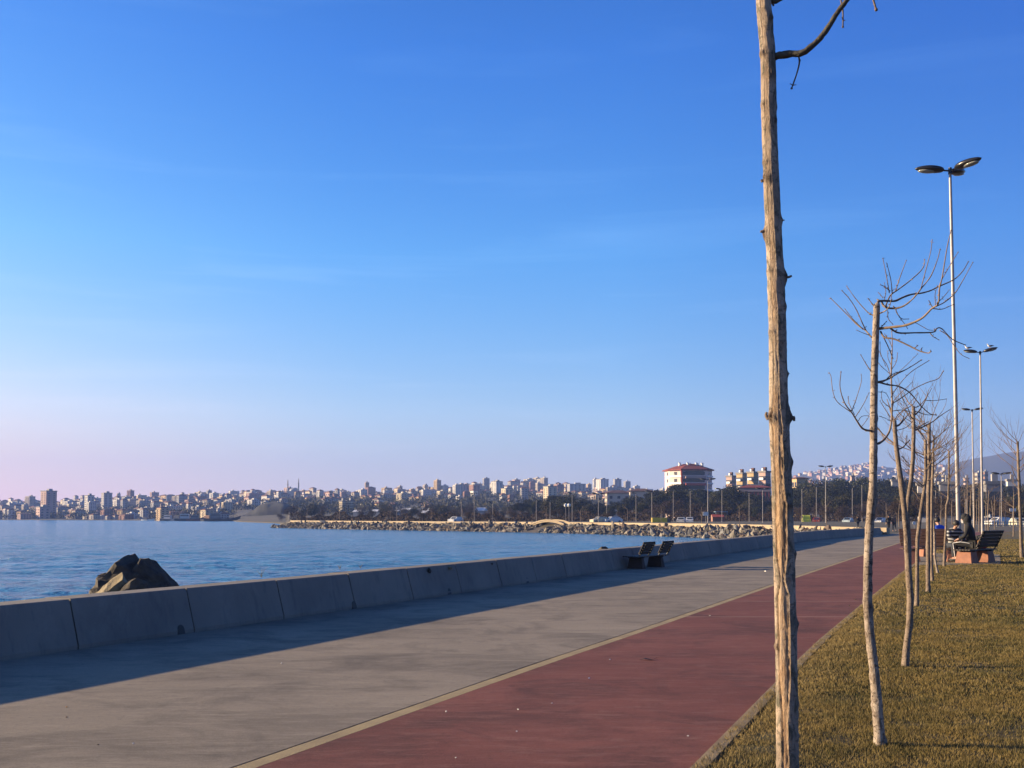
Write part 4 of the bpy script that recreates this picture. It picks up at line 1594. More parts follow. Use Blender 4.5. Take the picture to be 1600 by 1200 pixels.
m_pine2 = leafm('light_pine_foliage', (0.016, 0.022, 0.008), (0.050, 0.056, 0.020))
pine_v = [(crown_mesh('crown', m_pine if i % 3 else m_pine2, 9 + i % 3, 12 + (i * 1.3) % 3, 8000, .19, 40 + i, lobes=15, z0=.12 + .05 * (i % 3)), far_trunk(12, .3, i)) for i in range(7)]
umb_v = [(crown_mesh('crown', m_pine, 11, 11, 7000, .19, 60 + i, flat=True, z0=.5, lobes=12), far_trunk(11, .3, 20 + i)) for i in range(3)]
olive_v = [(crown_mesh('crown', m_olive, 7, 8, 5000, .17, 80 + i, z0=.1), far_trunk(8, .2, 30 + i)) for i in range(3)]
brown_v = [(crown_mesh('crown', m_brown, 5.5, 6, 2600, .10, 90 + i, z0=.15, lobes=12), far_trunk(6, .12, 40 + i)) for i in range(4)]
TOPL = [(700, 795), (740, 796), (790, 792), (815, 786), (860, 775), (880, 771), (902, 774), (925, 785), (950, 788), (965, 785), (990, 778), (1005, 772), (1035, 765), (1060, 759), (1085, 766), (1110, 765), (1125, 758), (1140, 757), (1155, 768), (1175, 776), (1200, 778), (1240, 754), (1265, 748), (1295, 749), (1313, 745), (1325, 751), (1349, 745), (1377, 747), (1400, 745), (1440, 749), (1470, 756), (1510, 760), (1545, 756), (1580, 753), (1640, 752), (1800, 755)]
tl = []
rnd = random.Random(21)
# back row shapes the silhouette, front rows fill in; brown bare trees in front
for (Yb, p0, p1, stp, frac, kinds) in ((400, 812, 1680, 15, 1.0, 'P'), (345, 860, 1700, 19, .84, 'PPO'), (300, 880, 1700, 24, .62, 'POPB'),
                                        (270, 660, 1720, 19, .42, 'B'), (420, 440, 860, 15, .30, 'BBO'), (520, 470, 860, 17, .22, 'BOB'), (235, 1200, 1720, 30, .33, 'BB'), (188, 1398, 1680, 17, 2.0, 'BOBB')):
    px = p0
    while px < p1:
        if Yb in (420, 520) and 512 < px < 566:
            px = 566
        Y = Yb * rnd.uniform(.94, 1.06)
        x = px + rnd.uniform(-3, 3)
        top = lerp_tab(TOPL, x)
        if Yb in (420, 520):
            zt = rnd.uniform(3.5, 6.0) if Yb == 420 else rnd.uniform(4.5, 8)
        else:
            zt = (1.6 + (807 - top) * Y / F) * frac * rnd.uniform(.86, 1.04)
        if Yb == 188:
            zt = rnd.uniform(4.2, 5.6)
        kd = rnd.choice(kinds)
        if zt < 2.5:
            kd = 'B'; zt = max(zt, 2.6)
        tl.append((x, Y, zt, kd))
        px += stp * rnd.uniform(.8, 1.2)
TN = {'P': ('dark evergreen pine', 'pine_tree'), 'O': ('olive-green bushy tree', 'bushy_tree'), 'B': ('bare brown tree', 'bare_tree')}
spots = [(1078, 'the red-roofed block'), (866, 'the square cream tower'), (540, 'the twin pale blocks'), (1175, 'the stepped row of blocks'), (1287, 'the tallest far lamp'), (1350, 'the hillside town'), (1445, 'the white cube building'), (1550, 'the grey building'), (720, 'the pink-sided tower'), (960, 'the beige balconied block')]
grp = {}
for q in tl:
    lm = min(spots, key=lambda l: abs(l[0] - q[0]))
    row = 'front row' if q[1] < 285 else 'middle row' if q[1] < 375 else 'back row'
    grp.setdefault((q[3], row, lm[1], 'right' if q[0] >= lm[0] else 'left', lm[0]), []).append(q)
for (kd, row, lmn, sd_, lx), qs in grp.items():
    qs.sort(key=lambda q: abs(q[0] - lx))
    for k, (x, Y, zt, _) in enumerate(qs):
        rt = empty(TN[kd][1], ((x - 800) / F * Y, Y, gh(x, Y) - .1), rnd.uniform(0, 6.28), f"{TN[kd][0]}, {row}, {ORD[min(k, 25)]}{sd_} of {lmn}", 'tree', 'trees of the park across the bay')
        vv_ = {'P': pine_v + umb_v, 'O': olive_v, 'B': brown_v}[kd]
        cr_, tr_ = rnd.choice(vv_)
        hh = max(v[2] for v in (cr_.vertices[i].co for i in range(0, len(cr_.vertices), 40)))
        s_ = zt / hh
        rt.scale = (s_ * rnd.uniform(.95, 1.3), s_ * rnd.uniform(.95, 1.3), s_)
        link('trunk', tr_, rt); link('crown', cr_, rt)
# hedge-like undergrowth along the far park edge
b_ = crown_mesh('undergrowth', m_brown, 1, 1, 10, .1, 1)
bpy.data.meshes.remove(b_)
rs = np.random.RandomState(3)
n = 60000
upx = 455 + (1720 - 455) * rs.rand(n)
cy = np.interp(upx, [p for p, _ in COAST], [v for _, v in COAST])
uY = np.maximum(cy + 45, 256) + 60 * rs.rand(n)
hgt = 1.3 + 1.3 * (np.sin(upx * .05) * np.sin(upx * .131 + 1) + .6)
uz = rs.rand(n) * np.clip(hgt, .8, 3)
c = np.stack([(upx - 800) / F * uY, uY, uz], 1)
u = rs.normal(size=(n, 3)) * .22; v = rs.normal(size=(n, 3)) * .14
co = np.stack([c - u, c + v, c + u], 1)
me = bpy.data.meshes.new('undergrowth')
me.vertices.add(n * 3); me.loops.add(n * 3); me.polygons.add(n)
me.vertices.foreach_set('co', co.astype(np.float32).ravel())
me.loops.foreach_set('vertex_index', np.arange(n * 3, dtype=np.int32))
me.polygons.foreach_set('loop_start', np.arange(0, n * 3, 3, dtype=np.int32))
me.update(calc_edges=True)
a_ = me.attributes.new('tone', 'FLOAT', 'POINT'); a_.data.foreach_set('value', np.repeat(rs.rand(n), 3).astype(np.float32))
me.materials.append(m_brown)
tag(link('undergrowth', me), 'brown leafless scrub along the foot of the park trees', 'scrub', kind='stuff')

# scrub and small trees between the houses of the town
rs = np.random.RandomState(9)
n = 70000
k = 760
bpx = -100 + 1180 * rs.rand(k); fr = rs.rand(k) ** 1.2
bY = np.array([max(lerp_tab(COAST, p) + 15, 600) for p in bpx]); bY = bY + (1520 - bY) * fr
bY = np.where((bpx > 360) & (bpx < 478) & (bY < 780), 780 + rs.rand(k) * 300, bY)
bz = np.array([gh(p, y) for p, y in zip(bpx, bY)])
idx = rs.randint(0, k, n)
c = np.stack([(bpx[idx] - 800) / F * bY[idx], bY[idx], bz[idx] + 2.5], 1) + rs.normal(size=(n, 3)) * np.array([5, 3, 1.6])
u = rs.normal(size=(n, 3)) * .9; v = rs.normal(size=(n, 3)) * .7
co = np.stack([c - u, c + v, c + u], 1)
me = bpy.data.meshes.new('town_trees')
me.vertices.add(n * 3); me.loops.add(n * 3); me.polygons.add(n)
me.vertices.foreach_set('co', co.astype(np.float32).ravel())
me.loops.foreach_set('vertex_index', np.arange(n * 3, dtype=np.int32))
me.polygons.foreach_set('loop_start', np.arange(0, n * 3, 3, dtype=np.int32))
me.update(calc_edges=True)
a_ = me.attributes.new('tone', 'FLOAT', 'POINT'); a_.data.foreach_set('value', np.repeat(rs.rand(k)[idx] * .7 + rs.rand(n) * .3, 3).astype(np.float32))
me.materials.append(m_olive)
tag(link('town_trees', me), 'dark tree cover between the houses of the far town', 'trees', kind='stuff')

# ------------------------------------------------------------------ the peeling trunk close to the camera
def smooth_line(pts, sub=6):
    """Catmull-Rom through the points (any dimension)"""
    P = [np.array(p, float) for p in pts]
    P = [2 * P[0] - P[1]] + P + [2 * P[-1] - P[-2]]
    out = []
    for i in range(1, len(P) - 2):
        for k in range(sub):
            t_ = k / sub
            a, b, c, d = P[i - 1:i + 3]
            out.append(.5 * ((2 * b) + (-a + c) * t_ + (2 * a - 5 * b + 4 * c - d) * t_ ** 2 + (-a + 3 * b - 3 * c + d) * t_ ** 3))
    out.append(P[-2])
    return out


Y1 = 3.6
prof1 = [(1240, 1530, 41), (1236, 1400, 39), (1233, 1270, 38), (1231, 1200, 37), (1230, 1100, 36), (1228.5, 1000, 35), (1226, 900, 34.5), (1223, 800, 34), (1221, 740, 33.5), (1219, 700, 33), (1217, 650, 32.5), (1216, 600, 31), (1214.5, 500, 29),
         (1213, 460, 28.5), (1210.5, 400, 27.5), (1206, 300, 27), (1202, 200, 26), (1200, 90, 26), (1196.5, 50, 25.5), (1193, 0, 25.5), (1190, -60, 24), (1188, -130, 22), (1186, -170, 20)]
pl = smooth_line(prof1, 30)
NR, NA = len(pl), 72
base1 = at(1240, 1524, Y1); base1.z = lawn_z(base1.x, Y1)
tree1 = empty('bare_tree', tuple(base1), 0, 'nearest trunk, tall, with peeling split bark, crossing the whole height of the picture', 'tree', 'young trees along the lawn edge')
WC = math.atan2(-.80, -.60)      # direction the wound faces
vs, fs, wv, ck = [], [], [], []
knots = [(650, 0.10, 5.0, .10, 2.35), (652, -2.75, 3.5, .10, .8), (722, -.35, 3.2, .09, 1), (365, 2.95, 4.0, .05, 1), (432, .1, 4.6, .06, 1), (345, .1, 2.4, .05, 1), (480, -.6, 2.2, .06, 1), (585, .05, 2.0, .05, 1), (866, .1, 3.2, .05, 1), (790, -1.2, 2.2, .06, 1), (975, .0, 3.0, .05, 1),
         (905, -1.6, 2.2, .07, 1), (32, -1.0, 3.6, .06, 1), (86, -2.7, 2.4, .05, 1), (120, -1.2, 2.6, .05, 1), (165, -2.8, 1.7, .05, 1), (168, .1, 1.8, .04, 1), (190, -.9, 1.8, .05, 1), (255, -2.7, 1.8, .05, 1), (280, -2.5, 3.0, .05, 1), (425, -2.8, 1.8, .05, 1), (520, -2.8, 1.4, .05, 1), (1100, .1, 1.8, .05, 1), (1010, -2.9, 2.0, .06, 1), (1150, .1, 1.6, .05, 1)]
for i, q in enumerate(pl):
    px, py, w = q
    c_ = at(px, py, Y1)
    r0 = w / 2 / F * Y1 * .93
    t_ = py / 1200
    # the wound opens below y 640, narrows near 650 and 890
    wopen = lerp_tab([(-200, .20), (0, .28), (250, .3), (450, .34), (560, .30), (630, .40), (665, .62), (700, .56), (760, .46), (800, .64), (870, .56), (905, .22), (930, .66), (1060, .60), (1110, .34), (1160, .30), (1500, .4)], py)
    depth = lerp_tab([(0, .25), (500, .4), (640, .7), (700, 1), (1500, 1)], py)
    for k in range(NA):
        a = 2 * math.pi * k / NA
        wob = .10 * noise.noise(Vector((0, 0, c_.z * 6))) + .05 * noise.noise(Vector((3, 0, c_.z * 25)))
        da = (a - WC - wob - .12 + math.pi) % (2 * math.pi) - math.pi
        rr = r0
        n1 = noise.noise(Vector((math.cos(a) * 1.8, math.sin(a) * 1.8, c_.z * 1.7)))
        n2 = noise.noise(Vector((math.cos(a) * 5, math.sin(a) * 5, c_.z * 7)))
        n3 = noise.noise(Vector((math.cos(a) * 13, math.sin(a) * 13, c_.z * 9)))
        n4 = noise.noise(Vector((math.cos(a) * 6, math.sin(a) * 6, c_.z * 45)))
        n5 = noise.noise(Vector((math.cos(a) * 3.5 + 9, math.sin(a) * 3.5, c_.z * 30)))
        n6 = noise.noise(Vector((math.cos(a) * 9, math.sin(a) * 9 + 4, c_.z * 70)))
        flake = (abs(n5) ** .6 - .45) * .055 + (abs(n6) ** .7 - .4) * .03
        rr *= 1 + .045 * n1 + .035 * n2 + .030 * n3 + .020 * n4 + flake * (1 - .6 * min(1, max(0, 1 - abs(da) * 2)))
        ins = 1 - min(1, max(0, (abs(da) - wopen + .06) / .12))
        lip = math.exp(-((abs(da) - wopen) / .085) ** 2)
        rr *= 1 - .10 * ins * depth + .075 * lip * depth
        # ridges of dried wood inside the wound
        rr *= 1 + ins * depth * .018 * math.sin(da * 15 + 5 * n2 + 2 * n1)
        crk = math.exp(-((da + wopen - .06 + .04 * n2) / .035) ** 2) * (.5 + .5 * depth) + .8 * math.exp(-((da - wopen + .08) / .03) ** 2) * depth * (n4 > -.1)
        rr *= 1 - .12 * crk
        kn = 0
        for (kpy, ka, ks, kw, km) in knots:
            dd = ((py - kpy) / (ks * 2.6)) ** 2 + (((a - ka + math.pi) % (2 * math.pi) - math.pi) / .55) ** 2
            if dd < 6:
                g_ = math.exp(-dd)
                kn += g_ * ks * .95 / F * Y1 * (1 + 1.1 * n3 + .9 * n4)
        rr += kn
        vs.append((c_.x + math.cos(a) * rr - base1.x, c_.y + math.sin(a) * rr - base1.y, c_.z - base1.z))
        wv.append(min(1, ins * (.35 + .65 * depth)) if kn < .002 else 0)
        ck.append(min(1, crk * .9 + (min(.85, kn * 110) if n3 + n4 > -.25 else 0)))
for i in range(NR - 1):
    for k in range(NA):
        k2 = (k + 1) % NA
        fs.append((i * NA + k2, i * NA + k, (i + 1) * NA + k, (i + 1) * NA + k2))
fs.append(tuple((NR - 1) * NA + k for k in range(NA))[::-1])
me = bpy.data.meshes.new('trunk')
me.from_pydata(vs, [], fs)
for nm, dat in (('wound', wv), ('crack', ck)):
    a_ = me.attributes.new(nm, 'FLOAT', 'POINT'); a_.data.foreach_set('value', dat)
me.polygons.foreach_set('use_smooth', [True] * len(fs))
me.materials.append(m_bark_hero)
link('trunk', me, tree1)


def branch_px(root, base, pts, Y, w0, w1, mt, name='branch', dY=0.0, parent=None, jit=.25, n=7, buds=0, seed=0):
    """branch drawn from points seen in the photograph, standing at depth Y and drifting by dY towards its tip"""
    sp = smooth_line([(*p, 0) for p in pts], 5)
    m_ = len(sp)
    P, Rr = [], []
    for i, q in enumerate(sp):
        u = i / (m_ - 1)
        w_ = at(q[0], q[1], Y + dY * u)
        P.append(w_ - base)
        Rr.append(max((w0 + (w1 - w0) * u) / 2 / F * Y, .0012))
    b = MB().tube(P, Rr, n, jit=jit, seed=seed)
    rnd = random.Random(seed)
    for k in range(buds):
        i = rnd.randrange(1, m_)
        d_ = Vector((rnd.uniform(-1, 1), rnd.uniform(-1, 1), rnd.uniform(-.3, 1))).normalized() * (Rr[i] * 2 + .01)
        b.tube([P[i], P[i] + d_ * 1.0], [Rr[i] * .9, Rr[i] * .5], 5)
    if buds:
        b.ball(P[-1], Rr[-1] * 2.0, nu=6, nv=4)
    return b.build(name, mt, parent or root, smooth=True)


m_br1 = mat('near_branch_bark', (0.085, 0.075, 0.05), .85, col2=(0.05, 0.04, 0.03), scale=20, bump=.5, bscale=80)
br = branch_px(tree1, base1, [(1206, 90), (1218, 86.5), (1238, 84), (1254, 82.5), (1275, 66), (1292, 46), (1308, 20), (1322, 2), (1345, -30), (1362, -70)], Y1, 12.5, 6, m_br1, buds=0, dY=-.12, seed=1)
branch_px(tree1, base1, [(1248, 87), (1249, 98), (1245, 115), (1237, 138)], Y1, 3.2, 2, m_twig, 'twig', parent=br, buds=3, seed=2)
branch_px(tree1, base1, [(1313, -4), (1317, 18), (1317, 42)], Y1, 3, 2, m_twig, 'twig', parent=br, buds=3, seed=3)
branch_px(tree1, base1, [(1352, -40), (1360, -15), (1369, 15)], Y1, 4, 3, m_twig, 'twig', parent=br, buds=3, seed=4)
br = branch_px(tree1, base1, [(1198, -8), (1208, 2), (1220, -3), (1245, -20), (1280, -60)], Y1, 11, 6, m_br1, buds=0, seed=5)
branch_px(tree1, base1, [(1205, 1), (1209, 9)], Y1, 4, 3, m_twig, 'twig', parent=br, seed=6)
branch_px(tree1, base1, [(1222, 432), (1231, 433), (1237, 431)], Y1, 6, 3, m_twig, 'broken_stub', seed=7)
branch_px(tree1, base1, [(1200, 366), (1193, 362), (1188, 362)], Y1, 6, 4, m_twig, 'broken_stub', seed=8)
branch_px(tree1, base1, [(1236, 655), (1240, 652), (1241, 658)], Y1, 7, 4, m_twig, 'broken_stub', seed=14)
branch_px(tree1, base1, [(1201, 655), (1197, 649), (1198, 644)], Y1, 7, 4, m_twig, 'broken_stub', seed=15)
branch_px(tree1, base1, [(1192, 284), (1189, 281)], Y1, 6, 4, m_twig, 'broken_stub', seed=16)
branch_px(tree1, base1, [(1241, 976), (1247, 973)], Y1, 7, 4, m_twig, 'broken_stub', seed=17)
branch_px(tree1, base1, [(1228, 586), (1233, 583)], Y1, 5, 3, m_twig, 'broken_stub', seed=18)
branch_px(tree1, base1, [(1237, 868), (1242, 864)], Y1, 7, 4, m_twig, 'broken_stub', seed=19)
branch_px(tree1, base1, [(1216, 345), (1222, 344), (1226, 344)], Y1, 4, 1.6, m_twig, 'broken_stub', seed=9)
for k, (x_, y_, w_) in enumerate(((1200, 652, 8), (1207, 85, 5), (1192, 282, 6))):
    pass


# ------------------------------------------------------------------ the other young trees of the row
def plain_trunk(root, base, prof, Y, mt, seed, lump=.07, mat_sub=8):
    sp = smooth_line(prof, mat_sub)
    P = [at(q[0], q[1], Y) - base for q in sp]
    Rr = [q[2] / 2 / F * Y * .92 for q in sp]
    b = MB()
    NA_ = 18
    for i, (p, r_) in enumerate(zip(P, Rr)):
        for k in range(NA_):
            a = 2 * math.pi * k / NA_
            q = Vector((math.cos(a) * 1.4, math.sin(a) * 1.4, p.z * 2.2 + seed))
            n1 = noise.noise(q); n2 = noise.noise(q * 3.1); n3 = noise.noise(Vector((math.cos(a) * 2, math.sin(a) * 2, p.z * 16 + seed)))
            bump_ = max(0, n3 - .28) * .75
            rr = r_ * (1 + lump * n1 + lump * .5 * n2 + bump_)
            b.v.append((p.x + math.cos(a) * rr, p.y + math.sin(a) * rr, p.z))
    for i in range(len(P) - 1):
        for k in range(NA_):
            k2 = (k + 1) % NA_
            b.f.append((i * NA_ + k, i * NA_ + k2, (i + 1) * NA_ + k2, (i + 1) * NA_ + k)); b.m.append(0)
    b.f.append(tuple((len(P) - 1) * NA_ + k for k in range(NA_))); b.m.append(0)
    return b.build('trunk', mt, root, smooth=True)


def dense(prof, step=16):
    out = []
    for a, b in zip(prof, prof[1:]):
        n = max(1, int(abs(a[1] - b[1]) / step))
        for k in range(n):
            out.append(tuple(np.array(a) + (np.array(b) - np.array(a)) * k / n))
    return out + [prof[-1]]


Y2 = 7.1
base2 = at(1376, 1168, Y2); base2.z = lawn_z(base2.x, Y2)
tree2 = empty('bare_tree', tuple(base2), 0, 'second tree of the row, pale spotted trunk with a bent top and spreading bare branches', 'tree', 'young trees along the lawn edge')
p2 = [(1377, 1180, 30), (1376, 1166, 22), (1374, 1147, 18.5), (1370, 1093, 17), (1365, 1040, 16), (1358.5, 987, 15), (1355.5, 940, 14.5), (1355.5, 895, 14), (1357.5, 845, 14), (1360.5, 805, 14), (1362.8, 781, 15.5), (1364, 760, 13), (1365, 702, 12.5), (1365.3, 645, 12), (1366, 580, 12), (1368.3, 520, 11.3), (1369.5, 490, 11), (1370, 477, 10.5), (1371, 473, 6)]
plain_trunk(tree2, base2, dense(p2), Y2, m_bark_pale, 2.0, mat_sub=2)


def A(l):
    return [(1280 + x / 5, 360 + y / 5) for x, y in l]


def Cc(l):
    return [(1280 + x / 3.53, 560 + y / 3.53) for x, y in l]


T2 = [  # points, start width, end width, material, depth drift, parent index
    (A([(452, 590), (458, 562), (480, 551), (520, 550), (590, 552), (650, 525), (720, 500), (790, 492), (870, 470), (930, 440), (1050, 385), (1120, 320), (1165, 245)]), 4.6, 1.3, 0, .5, None),
    (A([(490, 565), (505, 590), (540, 606), (600, 608), (660, 590), (720, 545), (770, 490), (800, 450), (870, 360), (920, 240), (945, 148)]), 3.8, 1.2, 0, -.4, 0),
    (A([(795, 455), (830, 320), (870, 170), (882, 75)]), 1.7, 1, 1, -.2, 1),
    (A([(515, 600), (555, 510), (620, 460), (700, 400), (790, 320), (820, 270), (823, 228)]), 2.4, 1.2, 1, .3, 0),
    (A([(595, 480), (630, 370), (680, 235)]), 1.7, 1, 1, 0, 3),
    (A([(570, 490), (560, 390), (530, 262)]), 1.6, 1, 0, 0, 3),
    (A([(548, 490), (520, 330), (497, 218)]), 1.6, 1, 0, 0, 3),
    (A([(555, 475), (510, 440), (480, 425)]), 1.6, 1, 0, 0, 3),
    (A([(510, 540), (520, 480), (510, 410)]), 1.3, .8, 0, 0, 3),
    (A([(500, 530), (480, 505), (462, 485)]), 1.3, .8, 0, 0, 0),
    (A([(455, 655), (520, 625), (555, 575), (565, 500)]), 2.4, 1.2, 1, -.2, None),
    (A([(470, 768), (560, 757), (660, 745), (740, 718), (810, 680), (880, 610), (930, 570), (940, 450), (960, 370), (1000, 130), (1030, 0)]), 4.6, 1.1, 1, -.5, None),
    (A([(935, 440), (965, 370), (1030, 260), (1085, 170)]), 1.6, 1, 1, 0, 11),
    (A([(900, 600), (980, 560), (1060, 490), (1120, 395), (1200, 250)]), 2.0, 1.1, 1, .2, 11),
    (A([(890, 610), (960, 615), (1050, 578)]), 1.6, 1, 0, .2, 11),
    (A([(885, 600), (870, 575), (857, 550)]), 1.5, 1, 0, 0, 11),
    (A([(920, 570), (980, 510), (1015, 465)]), 1.5, .8, 0, 0, 11),
    (A([(908, 585), (905, 500), (925, 430)]), 1.3, .8, 0, 0, 11),
    (A([(740, 718), (770, 730), (850, 775), (900, 780)]), 1.1, .8, 1, 0, 11),
    (A([(555, 765), (620, 800), (750, 800), (890, 795), (920, 765), (960, 770), (1040, 850), (1140, 895)]), 3.0, 1.3, 0, .3, None),
    (A([(940, 780), (1000, 820), (1060, 910), (1110, 970), (1170, 1000)]), 1.3, .9, 1, 0, 19),
    (A([(865, 800), (890, 830), (935, 855)]), 1.5, .9, 0, 0, 19),
    (A([(480, 790), (510, 835), (590, 850), (700, 900), (780, 940), (850, 958), (872, 945)]), 3.2, 1.4, 0, -.3, None),
    (A([(745, 920), (770, 900)]), 1.3, .9, 0, 0, 22), (A([(800, 945), (800, 920)]), 1.2, .9, 0, 0, 22),
    (A([(478, 760), (500, 740), (525, 712)]), 1.8, 1, 0, 0, None),
    (A([(592, 600), (610, 650), (645, 690), (698, 692)]), 1.8, .9, 0, 0, 1),
    (A([(635, 690), (660, 720), (690, 765)]), 1.2, .8, 0, 0, 26),
    (A([(535, 625), (540, 690), (575, 733)]), 1.5, .9, 0, 0, 10),
    (A([(425, 665), (380, 640), (310, 565), (260, 500), (215, 435)]), 2.0, 1, 0, .3, None),
    (A([(440, 610), (415, 575), (382, 533)]), 1.9, 1.1, 0, 0, None),
    (A([(425, 840), (400, 825), (360, 780), (300, 740), (200, 640), (90, 530)]), 2.6, 1.3, 1, .2, None),
    (A([(375, 800), (340, 730), (290, 620), (240, 540), (178, 470)]), 1.8, 1.1, 0, 0, 31),
    (A([(345, 775), (260, 690), (203, 618)]), 1.6, 1, 1, 0, 31),
    (A([(395, 820), (340, 800), (292, 778)]), 1.2, .8, 1, 0, 31),
    (A([(425, 1130), (370, 1050), (325, 972)]), 1.7, 1, 0, 0, None),
    (A([(455, 1185), (530, 1165), (600, 1125), (690, 1080), (800, 1012)]), 3.2, 1.1, 0, .3, None),
    (A([(560, 1150), (640, 1090), (770, 965)]), 1.1, .7, 1, 0, 36),
    (A([(430, 925), (460, 1030), (540, 1110)]), 1.3, .8, 0, .2, None),
    (A([(475, 870), (480, 960), (520, 1060)]), 1.1, .7, 0, .2, None),
    (A([(505, 840), (535, 900), (560, 960), (575, 1000)]), 1.8, 1.2, 0, .2, 22),
    # lower whorl
    (Cc([(325, 470), (350, 455), (378, 420), (395, 370), (402, 250), (397, 100), (400, 0), (403, -60), (402, -115), (400, -150)]), 4.2, 1.2, 1, .5, None),
    (Cc([(395, 275), (350, 235), (343, 190)]), 1.4, .8, 0, 0, 41), (Cc([(393, 325), (360, 275), (335, 235)]), 1.3, .8, 0, 0, 41),
    (Cc([(402, 250), (450, 220), (520, 170), (590, 135), (650, 115), (672, 92), (685, 70)]), 1.8, 1.1, 1, 0, 41),
    (Cc([(322, 130), (380, 145), (440, 155), (500, 190), (560, 260), (610, 305), (645, 312)]), 2.8, 1.3, 0, .3, None),
    (Cc([(405, 290), (460, 285), (510, 300), (530, 330)]), 1.6, .9, 0, 0, 41),
    (Cc([(325, 135), (360, 125), (400, 90), (480, 60), (560, 10)]), 2.0, 1, 0, 0, None),
    (Cc([(395, 215), (430, 160), (500, 80), (605, 12)]), 1.5, 1, 0, .2, 41),
    (Cc([(396, 110), (375, 40), (350, 0), (330, -40)]), 1.3, .9, 0, 0, 41),
    (Cc([(402, 245), (440, 200), (515, 130)]), 1.3, .8, 0, 0, 41),
    (Cc([(545, 190), (480, 270), (430, 330), (405, 352)][::-1]), 1.3, .8, 1, 0, 41),
    (Cc([(400, 60), (425, 20), (432, -30)]), 1.2, .8, 0, 0, 41), (Cc([(398, 40), (380, 0), (378, -40)]), 1.1, .8, 0, 0, 41),
    (Cc([(402, -60), (385, -100), (360, -135)]), 1.1, .7, 0, 0, 41), (Cc([(325, 185), (365, 190), (392, 235)]), 1.1, .7, 0, 0, None),
    (Cc([(330, 318), (365, 330), (392, 345)]), 1.1, .7, 0, 0, None),
    (Cc([(290, 400), (262, 396), (235, 383), (205, 340), (180, 300), (140, 245), (115, 160), (120, 75)]), 3.6, 1.2, 1, -.3, None),
    (Cc([(172, 295), (100, 240), (75, 180), (65, 100), (55, 80)]), 1.3, .9, 1, 0, 57),
    (Cc([(180, 290), (205, 220), (232, 130), (232, 90)]), 1.4, .8, 1, 0, 57),
    (Cc([(198, 325), (240, 260), (275, 190)]), 1.3, .9, 0, 0, 57),
    (Cc([(195, 310), (165, 250), (160, 210)]), 1.2, .9, 1, 0, 57), (Cc([(230, 380), (255, 350), (275, 320)]), 1.2, .8, 0, 0, 57),
    (Cc([(215, 345), (235, 320), (272, 315)]), 1.1, .8, 0, 0, 57),
]
made = []
for i, (p, w0, w1, mi, dY, par) in enumerate(T2):
    pr = None
    Yb = Y2
    if par is not None:
        # a side shoot starts where its parent is, in depth as well
        pp = T2[par][0]
        j = min(range(len(pp)), key=lambda k: (pp[k][0] - p[0][0]) ** 2 + (pp[k][1] - p[0][1]) ** 2)
        Yb = made[par][1] + T2[par][4] * j / (len(pp) - 1)
        pr = made[par][0]
        if pr.parent is not tree2:
            pr = pr.parent
    o = branch_px(tree2, base2, p, Yb, w0, w1, (m_twig, m_twig_lt)[mi], 'branch' if par is None else 'twig', dY, pr, buds=4 if w0 > 1.2 else 2, seed=i, n=6)
    made.append((o, Yb))

# procedural bare crowns for the trees further along
def grow(b, p, d, L, r, rnd, depth, up=.25):
    n_ = 4
    pts_ = [p]; rs_ = [r]
    for i in range(n_):
        d = (d + Vector((rnd.uniform(-.22, .22), rnd.uniform(-.22, .22), rnd.uniform(-.1, .2) + up * .35))).normalized()
        p = p + d * (L / n_)
        pts_.append(p); rs_.append(r * (1 - .62 * (i + 1) / n_))
        if depth > 0 and i >= 0 and rnd.random() < .8:
            dd = (d + Vector((rnd.uniform(-.9, .9), rnd.uniform(-.9, .9), rnd.uniform(-.1, .6)))).normalized()
            grow(b, p, dd, L * rnd.uniform(.4, .65), max(rs_[-1] * .62, .003), rnd, depth - 1, up)
    b.tube(pts_, rs_, 5)


def bare_tree(prof, Y, label, mt, seed, nb=9, L=.75, zlo=.62, group='young trees along the lawn edge', depth=1, name='bare_tree', r=.011, stake=False):
    base = at(prof[0][0], prof[0][1], Y)
    base.z = lawn_z(base.x, Y) if Y < 100 else -.03
    rt = empty(name, tuple(base), 0, label, 'tree', group)
    plain_trunk(rt, base, dense(prof, 12 if Y < 30 else 8), Y, mt, seed * 3.3, mat_sub=1)
    rnd = random.Random(seed)
    b = MB()
    for k in range(nb):
        u = rnd.uniform(zlo, 1.0) if k else 1.0
        py = prof[0][1] + (prof[-1][1] - prof[0][1]) * u
        tab = sorted((q[1], q[0]) for q in prof)
        px = lerp_tab(tab, py)
        p = at(px, py, Y) - base
        a = rnd.uniform(0, 6.28)
        grow(b, p, Vector((math.cos(a), math.sin(a), rnd.uniform(.1, .7))).normalized(), L * rnd.uniform(.6, 1.15), r * rnd.uniform(.8, 1.2), rnd, depth)
    b.build('crown', m_twig, rt)
    return rt, base


